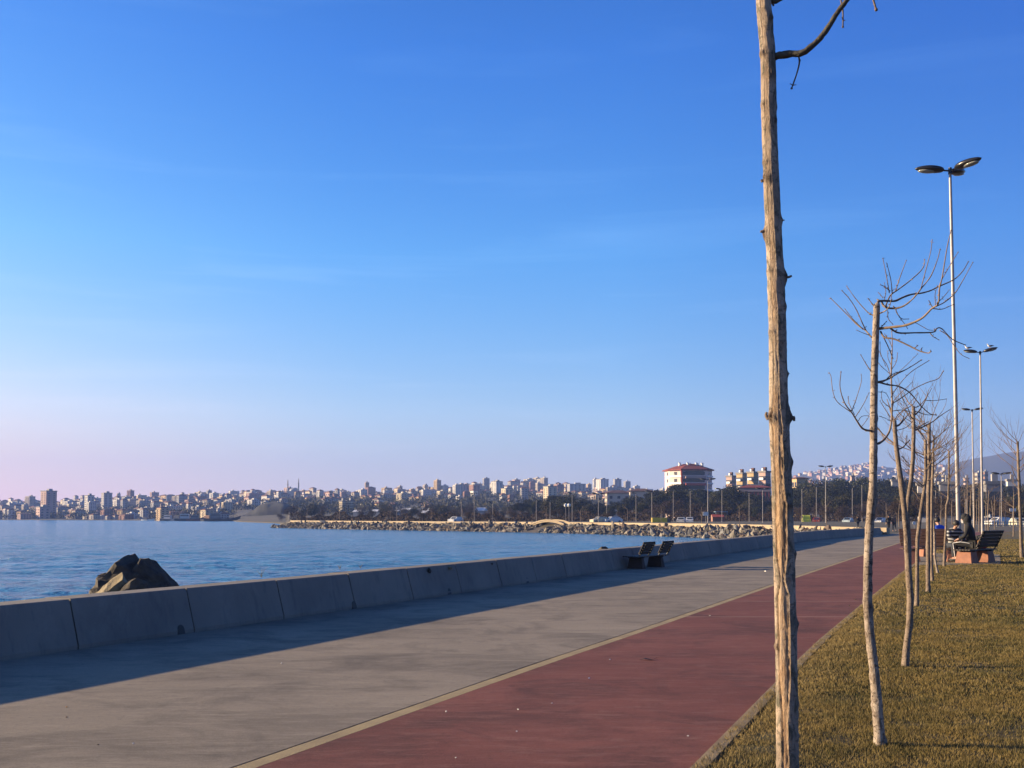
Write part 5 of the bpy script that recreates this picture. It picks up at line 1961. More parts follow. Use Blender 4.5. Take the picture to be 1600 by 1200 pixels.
t3, b3 = bare_tree([(1413.5, 1052, 17), (1414.5, 1042, 13.5), (1416, 1015, 11.5), (1421, 975, 10.5), (1422.5, 935, 10.5), (1419.5, 890, 10), (1417, 843, 9.5), (1413.5, 800, 9.2), (1408, 755, 9), (1404, 725, 8.2), (1400.5, 700, 8), (1398, 670, 7), (1397.5, 657, 6)], 10.76,
                   'third tree of the row, leaning trunk with curved foot, beside the pale spotted one', m_bark_tan, 3, nb=3, L=.5, zlo=.8)
for i, (p, w0, w1, m_) in enumerate(((Cc([(440, 500), (462, 490), (485, 465), (498, 452)]), 2.8, 1.3, 0), (Cc([(478, 470), (482, 428)]), 1.6, 1, 0), (Cc([(415, 480), (370, 455), (338, 405)]), 1.7, .8, 0), (Cc([(455, 540), (500, 587)]), 1.6, .9, 0),
                                      (Cc([(412, 345), (445, 300), (520, 250), (545, 190)]), 1.8, .9, 1), (Cc([(415, 400), (480, 380), (530, 330)]), 1.4, .8, 0), (Cc([(405, 345), (400, 300), (412, 240)]), 1.5, .8, 1))):
    branch_px(t3, b3, p, 10.76, w0, w1, (m_twig, m_twig_lt)[m_], dY=.3, seed=60 + i, n=6, buds=2)
t4, b4 = bare_tree([(1421, 988, 10), (1421, 960, 8.5), (1420.5, 900, 8), (1420.5, 852, 7.6), (1417.5, 805, 7.4), (1419, 780, 7), (1423.5, 752, 7), (1426.5, 715, 6.6), (1427.5, 680, 6.3), (1427, 635, 5.8)], 14.3,
                   'fourth tree of the row, kinked trunk cut square at the top behind the third', m_bark_tan, 4, nb=4, L=.6, zlo=.75)
for i, (p, w0, w1) in enumerate(((Cc([(525, 385), (555, 375), (600, 350)]), 2.0, 1), (Cc([(520, 275), (560, 255), (600, 200), (620, 165)]), 1.6, .8), (Cc([(530, 290), (590, 310), (640, 312)]), 1.3, .8), (Cc([(590, 232), (640, 232), (700, 224)]), 1.3, .8), (Cc([(525, 330), (500, 385), (460, 320)]), 1.4, .8))):
    branch_px(t4, b4, p, 14.3, w0, w1, m_twig, dY=.3, seed=80 + i, n=6, buds=2)
bare_tree([(1432, 953, 9), (1432.5, 940, 7), (1433, 900, 6.2), (1433.5, 843, 6), (1438.5, 803, 6), (1444, 765, 5.8), (1446.5, 740, 5.5), (1446, 687, 5)], 17.9, 'fifth tree of the row, thin trunk slanting between the kinked and the straight one', m_bark_tan, 5, nb=15, L=.78, zlo=.70, depth=2, r=.009)
bare_tree([(1450, 931, 9.5), (1450, 920, 7), (1450, 843, 6.6), (1450.5, 787, 6.6), (1451.5, 730, 6), (1452, 662, 5.2)], 21.3, 'sixth tree of the row, straight reddish trunk with a broken dark tip', m_bark_tan, 6, nb=14, L=.95, zlo=.70, depth=2, r=.011)
bare_tree([(1457, 912, 6), (1455.5, 880, 4.6), (1455.5, 850, 4.6), (1456, 780, 4.2), (1458, 720, 3.8), (1459, 680, 3)], 24.9, 'seventh tree of the row, mostly hidden behind the straight reddish trunk', m_bark_tan, 7, nb=12, L=.95, zlo=.6, depth=2, r=.010)
bare_tree([(1466, 899, 5.5), (1464, 888, 4), (1461, 873, 3.8), (1460, 833, 3.6), (1457, 795, 3.4), (1454.7, 765, 3.2), (1455, 730, 2.6)], 28.4, 'eighth tree of the row, slender trunk whose foot kicks out to the right', m_bark_pale, 8, nb=11, L=1.0, zlo=.6, depth=2, r=.010)
bare_tree([(1475, 889, 5), (1476, 860, 3.8), (1478, 825, 3.6), (1478.7, 790, 3.4), (1482, 779, 3.4), (1482.7, 740, 3.1), (1482.5, 704, 2.8)], 32.0, 'ninth tree of the row, dark thin trunk with a sideways crook before the seated people', m_bark_tan, 9, nb=14, L=.9, zlo=.6, depth=2, r=.010)
bare_tree([(1597, 874, 7), (1595.5, 850, 5.5), (1594, 800, 4.8), (1592.5, 760, 4.6), (1591, 720, 4.2), (1590, 690, 3.4)], 38.8, 'tree by the right edge of the picture with a dark lower trunk', m_bark_tan, 10, nb=14, L=1.15, zlo=.45, depth=2, r=.015)
# trees further across the lawn
LT = [(1583.5, 839, 768, 80, 3), (1544.7, 833, 765, 92, 3), (1522.5, 829, 738, 96, 3.2), (1530, 830, 752, 104, 2.6), (1517, 830, 757, 110, 3), (1512, 826, 742, 118, 3), (1541, 828, 770, 112, 2), (1507, 826, 765, 100, 2), (1554, 824, 774, 120, 2),
      (1562, 824, 778, 140, 2), (1572, 822, 780, 150, 2), (1498.5, 822, 770, 130, 2), (1535, 824, 775, 150, 2), (1405, 826, 782, 135, 2), (1384, 822, 786, 150, 2), (1438, 826, 780, 125, 2), (1471, 826, 775, 125, 2), (1526, 822, 780, 160, 2), (1550, 822, 782, 165, 2), (1488, 822, 780, 160, 2)]
for i, (px, pb_, pt_, Yk, w_) in enumerate(sorted(LT)):
    rr = random.Random(i)
    g0 = 807 + 1600 * 1.62 / Yk
    w_ *= .62
    prof = [(px, g0, w_ * 1.2), (px + rr.uniform(-1.5, 1.5), (g0 + pt_) / 2, w_), (px + rr.uniform(-1, 1), pt_, w_ * .5)]
    bare_tree(prof, Yk, f"thin bare sapling across the lawn, {ORD[min(i, 15)] if i < 16 else ''}{'from the left' if i < 16 else 'far one near ' + ('the cream car', 'the white parked cars', 'the right edge trunk', 'the far fence')[i - 16]}", m_bark_tan, 40 + i, nb=7, L=1.2, zlo=.5, group='saplings across the lawn', depth=1, r=.016)
for i in range(16):
    px = 480 + i * 62 + random.uniform(-12, 12)
    Yk = lerp_tab(COAST, px) + random.uniform(12, 30)
    g0 = 807 + 1600 * 1.6 / Yk
    if px > 1390:
        continue
    prof = [(px, g0, .9), (px + random.uniform(-1, 1), g0 - 2.0 * F / Yk, .7), (px, g0 - 3.0 * F / Yk, .5)]
    bare_tree(prof, Yk, f"small bare sapling on the far shore walk, {ORD[i]}from the left along the rock bank", m_bark_tan, 80 + i, nb=6, L=1.1, zlo=.5, group='saplings on the far shore', depth=1, r=.02)

# ------------------------------------------------------------------ lamp posts
def leaf_head(L=1.10, W=.52, T=.24):
    """petal-shaped lantern pointing along +X from its root"""
    up_, lo_ = MB(), MB()
    NU, NV = 12, 10
    vs, fs = [], []
    for i in range(NU + 1):
        u = i / NU
        wu = W / 2 * (math.sin(math.pi * u ** .78) ** .62 if 0 < u < 1 else 0) + .018
        for k in range(NV):
            a = 2 * math.pi * k / NV
            z = math.sin(a) * T * (.62 if math.sin(a) > 0 else .38) * (wu / (W / 2))
            vs.append((u * L, math.cos(a) * wu, z))
    for i in range(NU):
        for k in range(NV):
            k2 = (k + 1) % NV
            fs.append((i * NV + k2, i * NV + k, (i + 1) * NV + k, (i + 1) * NV + k2))
    fs.append(tuple(range(NV))); fs.append(tuple(NU * NV + k for k in range(NV))[::-1])
    sh = MB().add(vs, fs).mesh('lantern', m_head, True)
    g_ = MB()
    g_.ball((L * .60, 0, -T * .32), (L * .30, W * .36, T * .22), nu=14, nv=6)
    return sh, g_.mesh('glass', m_headglass, True)


SH, GL = leaf_head()


def lamp(base, H, r0, r1, heads, label, group, name='street_lamp', seg=14, sc_=1.0, top=None):
    rt = empty(name, tuple(base), 0, label, 'lamp post', group)
    tx = (top - base) if top is not None else Vector((0, 0, H))
    b = MB()
    b.tube([(0, 0, 0), (0, 0, .02)], [r0 * 1.9, r0 * 1.9], 16)
    P = [tx * u for u in (0.0, .25, .5, .75, 1.0)]
    b.tube(P, [r0 + (r1 - r0) * u for u in (0, .25, .5, .75, 1)], seg)
    b.build('pole', m_pole, rt, smooth=False)
    b = MB()
    b.tube([tx - Vector((0, 0, .12)), tx + Vector((0, 0, .12))], [r1 * 1.5, r1 * 1.3], 10)
    for (az_, tilt) in heads:
        d_ = Vector((math.cos(az_) * math.cos(tilt), math.sin(az_) * math.cos(tilt), math.sin(tilt)))
        b.tube([tx, tx + d_ * .38 * sc_], [.035 * sc_, .03 * sc_], 8)
    b.build('bracket', m_head, rt)
    for (az_, tilt) in heads:
        d_ = Vector((math.cos(az_) * math.cos(tilt), math.sin(az_) * math.cos(tilt), math.sin(tilt)))
        h_ = link('lantern', SH, rt, tx + d_ * .20 * sc_)
        h_.rotation_euler = (0, -tilt, az_)
        h_.scale = (sc_,) * 3
        link('glass', GL, h_)
    return rt


def lamp_px(pxb, Y, pyt, pxt, *a, **k):
    base = at(pxb, 807, Y); base.z = lawn_z(base.x, Y) if Y < 110 else gh(pxb, Y)
    top = at(pxt, pyt, Y)
    return lamp(base, top.z - base.z, *a, top=top, **k), base, top


lamp_px(1497.5, 38, 267, 1484.5, .085, .05, [(R(176), R(5)), (R(46), R(10)), (R(-58), R(5))], 'tallest and nearest lamp post with three petal-shaped lanterns, behind the seated people', 'promenade lamp posts')
_, lb2, lt2 = lamp_px(1534.5, 79, 551, 1531.5, .10, .055, [(R(176), R(8)), (R(-30), R(13))], 'second lamp post with two petal lanterns and a gull standing on each', 'promenade lamp posts', sc_=1.0)
lamp_px(1521.5, 124, 641, 1519, .11, .07, [(R(176), R(8)), (R(-20), R(10))], 'third and farthest of the three right-hand lamp posts, two bare lanterns', 'promenade lamp posts', sc_=1.0)
# gulls
def gull(name, p, rz, label):
    rt = empty(name, tuple(p), rz, label, 'bird', 'gulls on the second lamp post')
    b = MB()
    b.tube([(-.21, 0, .20), (-.12, 0, .19), (0, 0, .17), (.10, 0, .19), (.155, 0, .25), (.165, 0, .305), (.185, 0, .325), (.225, 0, .325), (.25, 0, .318)], [.012, .05, .078, .075, .05, .04, .042, .034, .012], 12)
    b.build('body', mat('gull_white', (.78, .78, .78), .7), rt, True)
    for s_ in (-1, 1):
        w_ = MB(); w_.add([(.09, s_ * .07, .22), (-.02, s_ * .088, .245), (-.18, s_ * .05, .23), (-.33, s_ * .015, .195), (-.18, s_ * .062, .17), (0, s_ * .088, .15)], [(0, 1, 2, 3, 4, 5) if s_ > 0 else (5, 4, 3, 2, 1, 0)])
        o = w_.build('wing', mat('gull_grey', (.07, .075, .085), .7), rt)
        sm = o.modifiers.new('thick', 'SOLIDIFY'); sm.thickness = .02
        l_ = MB().tube([(.01, s_ * .03, .12), (.01, s_ * .03, 0)], [.008, .006], 5).build('leg', mat('gull_leg', (.6, .3, .15), .7), rt)
    MB().tube([(.245, 0, .32), (.30, 0, .308)], [.012, .003], 6).build('beak', mat('gull_beak', (.65, .42, .08), .6), rt)


gull('gull', lt2 + Vector((-.92, .04, .20)), R(172), 'gull standing on the left lantern of the second lamp post')
gull('gull', lt2 + Vector((.62, -.34, .28)), R(180), 'gull standing on the right lantern of the second lamp post')

FL = [(1290, 200, 729.5, 2), (1253, 230, 762.5, 2), (1275.5, 235, 759.5, 2), (1299.5, 300, 776, 1), (1331.7, 240, 761, 2), (1346.7, 245, 756.5, 2), (1106, 190, 749.5, 2), (1191.7, 200, 764, 2), (1170.5, 230, 769, 1), (1128, 220, 764.5, 2), (1078.5, 240, 766, 1), (1052, 250, 767, 1),
      (1018.5, 210, 768, 2), (993.7, 240, 771, 1), (948, 260, 787, 1), (935, 215, 772, 2), (894, 240, 771, 1), (859.5, 230, 783, 1), (838, 240, 780, 1), (770, 260, 786, 1), (741, 245, 772, 1), (721, 240, 783, 1), (660, 260, 786, 1), (1564.5, 150, 741, 3), (1364.5, 260, 770, 1), (1509.5, 170, 778, 1), (620, 270, 789, 1), (1224, 240, 766, 2), (1418, 250, 770, 1), (1462, 240, 765, 1)]
for i, (px, Yk, pt_, nh) in enumerate(sorted(FL)):
    hs_ = {1: [(R(180), R(8))], 2: [(R(178), R(8)), (R(-4), R(8))], 3: [(R(178), R(8)), (R(-40), R(8)), (R(40), R(8))]}[nh]
    near = min(spots, key=lambda l: abs(l[0] - px))
    if px == 1290:
        lab = 'tall twin-headed grey lamp post standing above the park trees right of the peeling trunk'
    elif px == 1106:
        lab = 'tall pale lamp post with two wide arms under the red-roofed block'
    elif px == 1564.5:
        lab = 'three-headed lamp post near the right edge of the picture'
    else:
        lab = f"thin grey lamp post across the bay, {ORD[i] if i < 26 else 'far '}{'from the left' if i < 26 else 'one ' + ('just left of the pale lamp row', 'near the white cube building', 'left of the nearest lamp post', 'in the bushes', 'by the right edge')[i - 26]}"
    lamp_px(px, Yk, pt_, px, .095 if px in (1290, 1106) else .055, .045, hs_, lab, 'lamp posts across the bay', sc_=1.15 if nh > 1 else .9, seg=8)

# ------------------------------------------------------------------ benches
def trapezoid(b, x0, x1, y0, y1, z0, z1, inx, iny, M=None):
    vs = [(x0, y0, z0), (x1, y0, z0), (x1, y1, z0), (x0, y1, z0), (x0 + inx, y0 + iny, z1), (x1 - inx, y0 + iny, z1), (x1 - inx, y1 - iny, z1), (x0 + inx, y1 - iny, z1)]
    return b.add(vs, [(0, 3, 2, 1), (4, 5, 6, 7), (0, 1, 5, 4), (1, 2, 6, 5), (2, 3, 7, 6), (3, 0, 4, 7)], 0, M)


def bench(loc, rz, label, L=2.3, backs=((-.95, -.1), (.1, .95)), base_w=.42, slat=None, depth=.62, foot=m_salmon, back_h=.52, name='park_bench'):
    """seat runs along local X; people sit facing local -Y, the back leans towards +Y"""
    slat = slat or m_slat
    rt = empty(name, tuple(loc), rz, label, 'bench')
    for sx in (-L * .31, L * .31):
        o = trapezoid(MB(), sx - base_w / 2, sx + base_w / 2, -depth / 2 + .02, depth / 2 - .02, 0, .38, .07, .05).build('concrete_foot', foot, rt)
        bevel(o, .012)
        MB().box(sx - .05, sx + .05, -depth / 2, depth / 2, .381, .415).build('iron_bracket', m_iron, rt)
    ns = 6
    for k in range(ns):
        y0 = -depth / 2 + k * depth / ns
        o = MB().box(-L / 2, L / 2, y0 + .008, y0 + depth / ns - .012, .417, .455).build('seat_slat', slat, rt)
        bevel(o, .006)
    for (a, c_) in backs:
        for sx in (a + .12, c_ - .12):
            MB().tube([(sx, depth / 2 - .10, .40), (sx, depth / 2 + .0, .52), (sx, depth / 2 + .24, .46 + back_h)], [.02, .02, .018], 8).build('back_bracket', m_iron, rt)
        for k in range(5):
            z = .53 + k * back_h / 5.2
            y = depth / 2 + .0 + (z - .52) * .46
            M = Matrix.Translation((0, y - .02, z)) @ Matrix.Rotation(R(-24), 4, 'X')
            o = MB().box(a, c_, -.018, .018, 0, back_h / 5.2 - .007, M=M).build('back_slat', slat, rt)
            bevel(o, .005)
    return rt


wa = math.atan2(D.y, D.x)
# by the sea wall: sitters face the sea (to the left)
bl_ = gz(1010, 887, 0)
wb = bench((bl_.x + .0, bl_.y, 0), wa + R(172), 'dark timber bench beside the sea wall facing the water, two separate backrests', L=2.6, backs=((-1.3, -.35), (.30, 1.25)), slat=m_slat_dk, back_h=.46, base_w=.30, foot=mat('dark_foot', (.07, .04, .03), .9))
wb.scale = (.88, .88, .86)
# paved pad and the group of benches on the right
pad = gz(1497, 884, 0)
pv_ = [gz(1437, 885.5), gz(1564, 883.5), gz(1562, 868), gz(1420, 866)]
tag(MB().add([(p.x, p.y, .055) for p in pv_] + [(p.x, p.y, -.01) for p in pv_], [(0, 1, 2, 3), (4, 5, 1, 0), (5, 6, 2, 1), (7, 4, 0, 3)]).build('paved_pad', m_conc), kind='structure')
pB = gz(1536, 880, .055)
bench((pB.x, pB.y + .55, .055), R(221), 'right-hand bench of the group, salmon concrete feet and a dark backrest turned to the lawn', L=2.0, backs=((-1.0, .55),), slat=m_slat_dk, base_w=.55, depth=.60, back_h=.58)
pA = gz(1464, 878, .055)
bench((pA.x, pA.y + .4, .055), R(-10), 'long brown slatted bench facing the camera, the man in the striped sweater sits on it', L=2.0, backs=((-.98, .98),), base_w=.40, depth=.55, back_h=.62)
pC = gz(1462, 871.5, 0)
bench((pC.x + .2, pC.y, 0), R(180), 'far slatted bench behind the group, under the person in blue', L=1.9, backs=((-.9, .9),), depth=.55)

# ------------------------------------------------------------------ people
def skin_obj(name, verts, edges, radii, mt, parent, root=0, sub=1, loc=None):
    me = bpy.data.meshes.new(name)
    me.from_pydata([tuple(v) for v in verts], edges, [])
    o = link(name, me, parent, loc)
    me.materials.append(mt)
    md = o.modifiers.new('skin', 'SKIN')
    md.use_smooth_shade = True
    for i, v in enumerate(me.skin_vertices[0].data):
        v.radius = (radii[i], radii[i]) if not isinstance(radii[i], tuple) else radii[i]
        v.use_root = (i == root)
    s_ = o.modifiers.new('sub', 'SUBSURF'); s_.levels = sub; s_.render_levels = sub
    return o


m_skin = mat('skin', (.48, .27, .19), .6)
m_hair = mat('dark_hair', (.02, .015, .012), .6)


def person(loc, rz, pose, label, top, legs, shoe, hair=True, group=None, hood=None, scale=1.0, name='person'):
    """pose: joint name -> (x, y, z); the figure faces local -Y"""
    rt = empty(name, tuple(loc), rz, label, 'person', group)
    rt.scale = (scale,) * 3
    J = {k: Vector(v) for k, v in pose.items()}
    V, E, Rd = [], [], []

    def add(p, r_, par=None):
        V.append(p); Rd.append(r_)
        if par is not None:
            E.append((par, len(V) - 1))
        return len(V) - 1
    pel = add(J['pelvis'], .10)
    sp_ = add((J['pelvis'] + J['chest']) / 2, .105, pel)
    ch_ = add(J['chest'], .14, sp_)
    nk = add(J['neck'], .055, ch_)
    hd0 = add(J['neck'] + (J['head'] - J['neck']) * .55, .065, nk)
    hd = add(J['head'], .092, hd0)
    fdir = Vector(pose.get('face', (0, -1, -.1))).normalized()
    add(J['head'] + (J['head'] - J['neck']).normalized() * .08, .065, hd)
    add(J['head'] + fdir * .098 - Vector((0, 0, .02)), .012, hd)
    side_ = fdir.cross(Vector((0, 0, 1))).normalized()
    for s_ in (-1, 1):
        add(J['head'] + side_ * s_ * .085 - Vector((0, 0, .01)), .014, hd)
    for s_ in ('l', 'r'):
        sh_ = add(J['sh_' + s_], .062, ch_)
        el_ = add(J['el_' + s_], .045, sh_)
        wr = add(J['wr_' + s_], .030, el_)
        hand_dir = (J['wr_' + s_] - J['el_' + s_]).normalized()
        if 'hand_' + s_ in J:
            hand_dir = J['hand_' + s_].normalized()
        pm = add(J['wr_' + s_] + hand_dir * .06, .034, wr)
        lat = hand_dir.cross(Vector((0, 0, 1)))
        lat = lat.normalized() if lat.length > .1 else Vector((1, 0, 0))
        for k, (o_, l_) in enumerate(((-.032, .060), (-.011, .072), (.011, .068), (.032, .052))):
            kn_ = add(V[pm] + hand_dir * .045 + lat * o_, .010, pm)
            add(V[kn_] + (hand_dir + Vector((0, 0, -.45))).normalized() * l_ * .8, .008, kn_)
        add(V[pm] + (lat * -.9 + hand_dir * .5).normalized() * .06, .011, pm)
        hp_ = add(J['hip_' + s_], .088, pel)
        kn = add(J['kn_' + s_], .058, hp_)
        an = add(J['an_' + s_], .042, kn)
        add(J['an_' + s_] + Vector(pose.get('foot_' + s_, (0, -.16, -.05))), .034, an)
    skin_obj('body', V, E, Rd, m_skin, rt)
    # jacket and sleeves
    V, E, Rd = [], [], []
    a0 = add(J['pelvis'] - (J['chest'] - J['pelvis']) * .08, .165)
    a1 = add((J['pelvis'] + J['chest']) / 2, .155, a0)
    a2 = add(J['chest'], .175, a1)
    a3 = add(J['chest'] + (J['neck'] - J['chest']) * .95, .085, a2)
    for s_ in ('l', 'r'):
        x1 = add(J['sh_' + s_], .085, a2)
        x2 = add(J['el_' + s_], .066, x1)
        add(J['wr_' + s_] - (J['wr_' + s_] - J['el_' + s_]) * .06, .046, x2)
    jk = skin_obj('jacket', V, E, Rd, top, rt)
    V, E, Rd = [], [], []
    a0 = add(J['pelvis'], .145)
    for s_ in ('l', 'r'):
        x1 = add(J['hip_' + s_], .10, a0)
        xm = add(J['hip_' + s_].lerp(J['kn_' + s_], .5), .088, x1)
        x2 = add(J['kn_' + s_], .072, xm)
        add(J['an_' + s_] + (J['kn_' + s_] - J['an_' + s_]) * .08, .06, x2)
    tr_ = skin_obj('trousers', V, E, Rd, legs, rt)
    for s_ in ('l', 'r'):
        f_ = Vector(pose.get('foot_' + s_, (0, -.16, -.05)))
        skin_obj('shoe', [J['an_' + s_] - f_.normalized() * .06 + Vector((0, 0, -.045)), J['an_' + s_] + f_ * .5 + Vector((0, 0, -.02)), J['an_' + s_] + f_ * 1.2 + Vector((0, 0, 0))], [(0, 1), (1, 2)], [.045, .05, .038], shoe, rt)
    up_ = (J['head'] - J['neck']).normalized()
    b = MB()
    b.ball(J['head'] + up_ * .035 - fdir * .025, (.112, .112, .115), nu=12, nv=8)
    if hood:
        b.ball(J['head'] - fdir * .05 - up_ * .06, (.13, .13, .17), nu=12, nv=8)
        b.ball(J['neck'] - fdir * .02, (.11, .11, .10), nu=12, nv=8)
    b.build('hood' if hood else 'hair', hood or m_hair, rt, True)
    return rt, jk, tr_


# striped sweater
t = NT('striped_knit')
w_ = t.nt.nodes.new('ShaderNodeTexWave'); w_.wave_type = 'BANDS'; w_.bands_direction = 'Z'
w_.inputs['Scale'].default_value = 2.6
w_.inputs['Distortion'].default_value = .6
t.put(w_.inputs[0], t.map())
t.put(t.b.inputs['Base Color'], t.mix(t.rng(w_.outputs['Fac'], .62, .72), (.025, .025, .028), (.42, .42, .42)))
t.b.inputs['Roughness'].default_value = .9
m_strip = t.m
m_black = mat('black_cloth', (.013, .013, .015), .9)
m_blue = mat('blue_jacket', (.03, .10, .62), .65)
m_jean = mat('dark_jeans', (.03, .035, .05), .9)
m_shoe = mat('dark_shoe', (.03, .03, .03), .6)
m_brownc = mat('brown_cloth', (.20, .12, .08), .9)

sit_lean = dict(pelvis=(0, .05, .56), chest=(0, -.18, .98), neck=(0, -.27, 1.14), head=(0, -.35, 1.27), face=(0, -1, -.5),
                sh_l=(-.20, -.20, 1.04), sh_r=(.20, -.20, 1.04), el_l=(-.27, -.36, .80), el_r=(.27, -.36, .80), wr_l=(-.09, -.52, .70), wr_r=(.09, -.52, .70),
                hand_l=(.5, -.5, -.3), hand_r=(-.5, -.5, -.3),
                hip_l=(-.11, 0, .55), hip_r=(.11, 0, .55), kn_l=(-.17, -.45, .56), kn_r=(.17, -.45, .56), an_l=(-.15, -.42, .10), an_r=(.15, -.50, .10))
pm = gz(1484, 880, .055)
person(((1486 - 800) / F * (pA.y + .45), pA.y + .45, .055), 0, sit_lean, 'person in a black and white striped sweater sitting forward with clasped hands, facing the camera', m_strip, m_jean, m_shoe)
sit_up = dict(pelvis=(0, .02, .56), chest=(0, -.06, 1.04), neck=(0, -.12, 1.24), head=(0, -.19, 1.37), face=(0, -1, -.35),
              sh_l=(-.21, -.06, 1.12), sh_r=(.21, -.06, 1.12), el_l=(-.27, -.12, .84), el_r=(.27, -.12, .84), wr_l=(-.15, -.36, .72), wr_r=(.15, -.36, .72),
              hip_l=(-.11, 0, .55), hip_r=(.11, 0, .55), kn_l=(-.15, -.46, .60), kn_r=(.15, -.46, .58), an_l=(-.14, -.52, .12), an_r=(.13, -.42, .12))
bp_ = gz(1519, 880, .055)
pr, jk, tr_ = person((bp_.x + .22, pB.y + .50, .055), R(236), sit_up, 'person in black with white trouser stripe, seated on the right-hand bench, back turned', m_black, m_black, m_shoe, hood=m_black, scale=1.08)
st_ = MB()
st_.tube([(-.12 - .10, -.02, .60), (-.155 - .085, -.28, .64), (-.15 - .075, -.50, .60), (-.14 - .065, -.55, .42), (-.14 - .055, -.56, .20)], [.008, .012, .014, .014, .010], 8)
st_.build('white_stripe', m_white, pr)
st2 = MB()
st2.tube([(.12 + .10, -.02, .60), (.155 + .085, -.28, .64), (.15 + .075, -.50, .60), (.14 + .065, -.48, .42), (.14 + .055, -.46, .20)], [.008, .012, .014, .014, .010], 8)
st2.build('white_stripe', m_white, pr)
sit_hunch = dict(sit_lean); sit_hunch.update(chest=(0, -.30, .92), neck=(0, -.44, 1.04), head=(0, -.54, 1.12), sh_l=(-.20, -.32, .99), sh_r=(.20, -.32, .99))
pb_ = gz(1469, 853, 0)
person(((1470 - 800) / F * (pC.y - .05), pC.y + .02, -.03), R(200), sit_up, 'person in a bright blue jacket hunched over behind the slatted bench', m_blue, m_jean, m_shoe, scale=1.06)
walk = dict(pelvis=(0, 0, .95), chest=(0, -.02, 1.32), neck=(0, -.02, 1.50), head=(0, -.05, 1.63), sh_l=(-.19, 0, 1.42), sh_r=(.19, 0, 1.42), el_l=(-.24, .10, 1.15), el_r=(.24, -.06, 1.15), wr_l=(-.22, 0, .92), wr_r=(.22, -.22, .96),
            hip_l=(-.10, 0, .92), hip_r=(.10, 0, .92), kn_l=(-.10, -.14, .50), kn_r=(.10, .08, .50), an_l=(-.10, -.22, .09), an_r=(.10, .28, .14))
walk2 = {k: ((v[0], -v[1] * .6, v[2]) if k not in ('face', 'head', 'neck', 'chest') else v) for k, v in walk.items()}
for k_ in ('foot_l', 'foot_r'):
    walk2[k_] = (0, -.16, -.05)
q = gz(1388.5, 830.8, 0)
person((q.x, q.y, 0), R(0), walk, 'walker in black clothes at the end of the sea wall, left one of the pair', m_black, m_black, m_shoe, group='pair walking at the wall end')
q = gz(1397.5, 830.8, 0)
person((q.x, q.y, 0), R(10), walk2, 'walker in dark brown at the end of the sea wall, right one of the pair', m_brownc, m_jean, m_shoe, group='pair walking at the wall end', scale=.98)
q = at(1340, 815, 128); q.z = -.03
person(tuple(q), R(180), walk, 'lone walker in dark clothes behind the rock bank parapet', m_black, m_jean, m_shoe, scale=.95)
# bags on the bench
for (px, py, sx, c_, lab) in ((1530.5, 838, .17, (.42, .20, .06), 'orange-brown bag on the right-hand bench beside the person in black'), (1537.5, 838, .16, (.48, .07, .04), 'red bag standing right of the orange-brown one on the bench')):
    p = at(px, py, pB.y + .8)
    bz_ = .455 + .055
    rt = empty('bag', (p.x, p.y, bz_), random.uniform(-.3, .3), lab, 'bag')
    b = MB(); b.ball((0, 0, .19), (sx, .11, .20), nu=14, nv=8)
    for i, v in enumerate(b.v):
        b.v[i] = (v[0], v[1], max(v[2], 0.0) * (1 + .1 * math.sin(v[0] * 20)))
    b.build('bag_body', mat('bag' + str(int(px)), c_, .7), rt, True)
    MB().tube([(-.08, 0, .35), (-.05, 0, .44), (.05, 0, .44), (.08, 0, .35)], [.012] * 4, 6).build('handle', m_iron, rt)

# ------------------------------------------------------------------ vehicles
def car_meshes(c_, L=4.2, van=False):
    W, H = 1.7, (2.0 if van else 1.42)
    hz = .80 if not van else 1.0
    prof = [(-L / 2, .30), (-L / 2, .78), (-L / 2 + .12, .86), (-L * .26, .95), (-L * .13, H - .04), (-L * .08, H), (L * .22, H), (L * .30, H - .05), (L * .43, .98), (L / 2 - .03, .9), (L / 2, .35), (L * .4, .28), (-L * .4, .28)]
    if van:
        prof = [(-L / 2, .30), (-L / 2, .85), (-L * .40, 1.05), (-L * .30, H - .06), (-L * .26, H), (L / 2 - .1, H), (L / 2, H - .08), (L / 2, .35), (L * .4, .28), (-L * .4, .28)]
    n_ = len(prof)
    vs = []
    for s_ in (-1, 1):
        for (x, z) in prof:
            ins = .12 if z > 1.0 else 0
            vs.append((x, s_ * (W / 2 - ins), z))
    fs = [tuple(range(n_)), tuple(range(2 * n_ - 1, n_ - 1, -1))] + [(i, n_ + i, n_ + (i + 1) % n_, (i + 1) % n_) for i in range(n_)]
    body = MB().add(vs, fs).mesh('body', paint('car_' + '_'.join(str(x) for x in c_), c_))
    g = MB()
    g.box(-L * .09, L * .08, -W / 2 + .08, W / 2 - .08, 1.02, H - .10)
    g.box(L * .10, L * .25, -W / 2 + .08, W / 2 - .08, 1.02, H - .10)
    g.add([(-L * .25, -.6, .99), (-L * .145, -.55, H - .10), (-L * .145, .55, H - .10), (-L * .25, .6, .99), (-L * .27, -.6, .99), (-L * .165, -.55, H - .10), (-L * .165, .55, H - .10), (-L * .27, .6, .99)], [(0, 1, 2, 3), (7, 6, 5, 4), (0, 4, 5, 1), (1, 5, 6, 2), (2, 6, 7, 3)])
    glass = g.mesh('windows', m_win)
    wh = MB(); wh.tube([(0, -.1, 0), (0, .1, 0)], [.31, .31], 14)
    wheel = wh.mesh('wheel', m_tyre)
    hub = MB().tube([(0, -.115, 0), (0, .115, 0)], [.17, .17], 10).mesh('rim', m_pole)
    lt = MB().box(-L / 2 - .02, -L / 2 + .1, -.72, -.45, .62, .76).box(-L / 2 - .02, -L / 2 + .1, .45, .72, .62, .76).mesh('headlights', m_headglass)
    return body, glass, wheel, hub, lt, L, W


CARS = {}


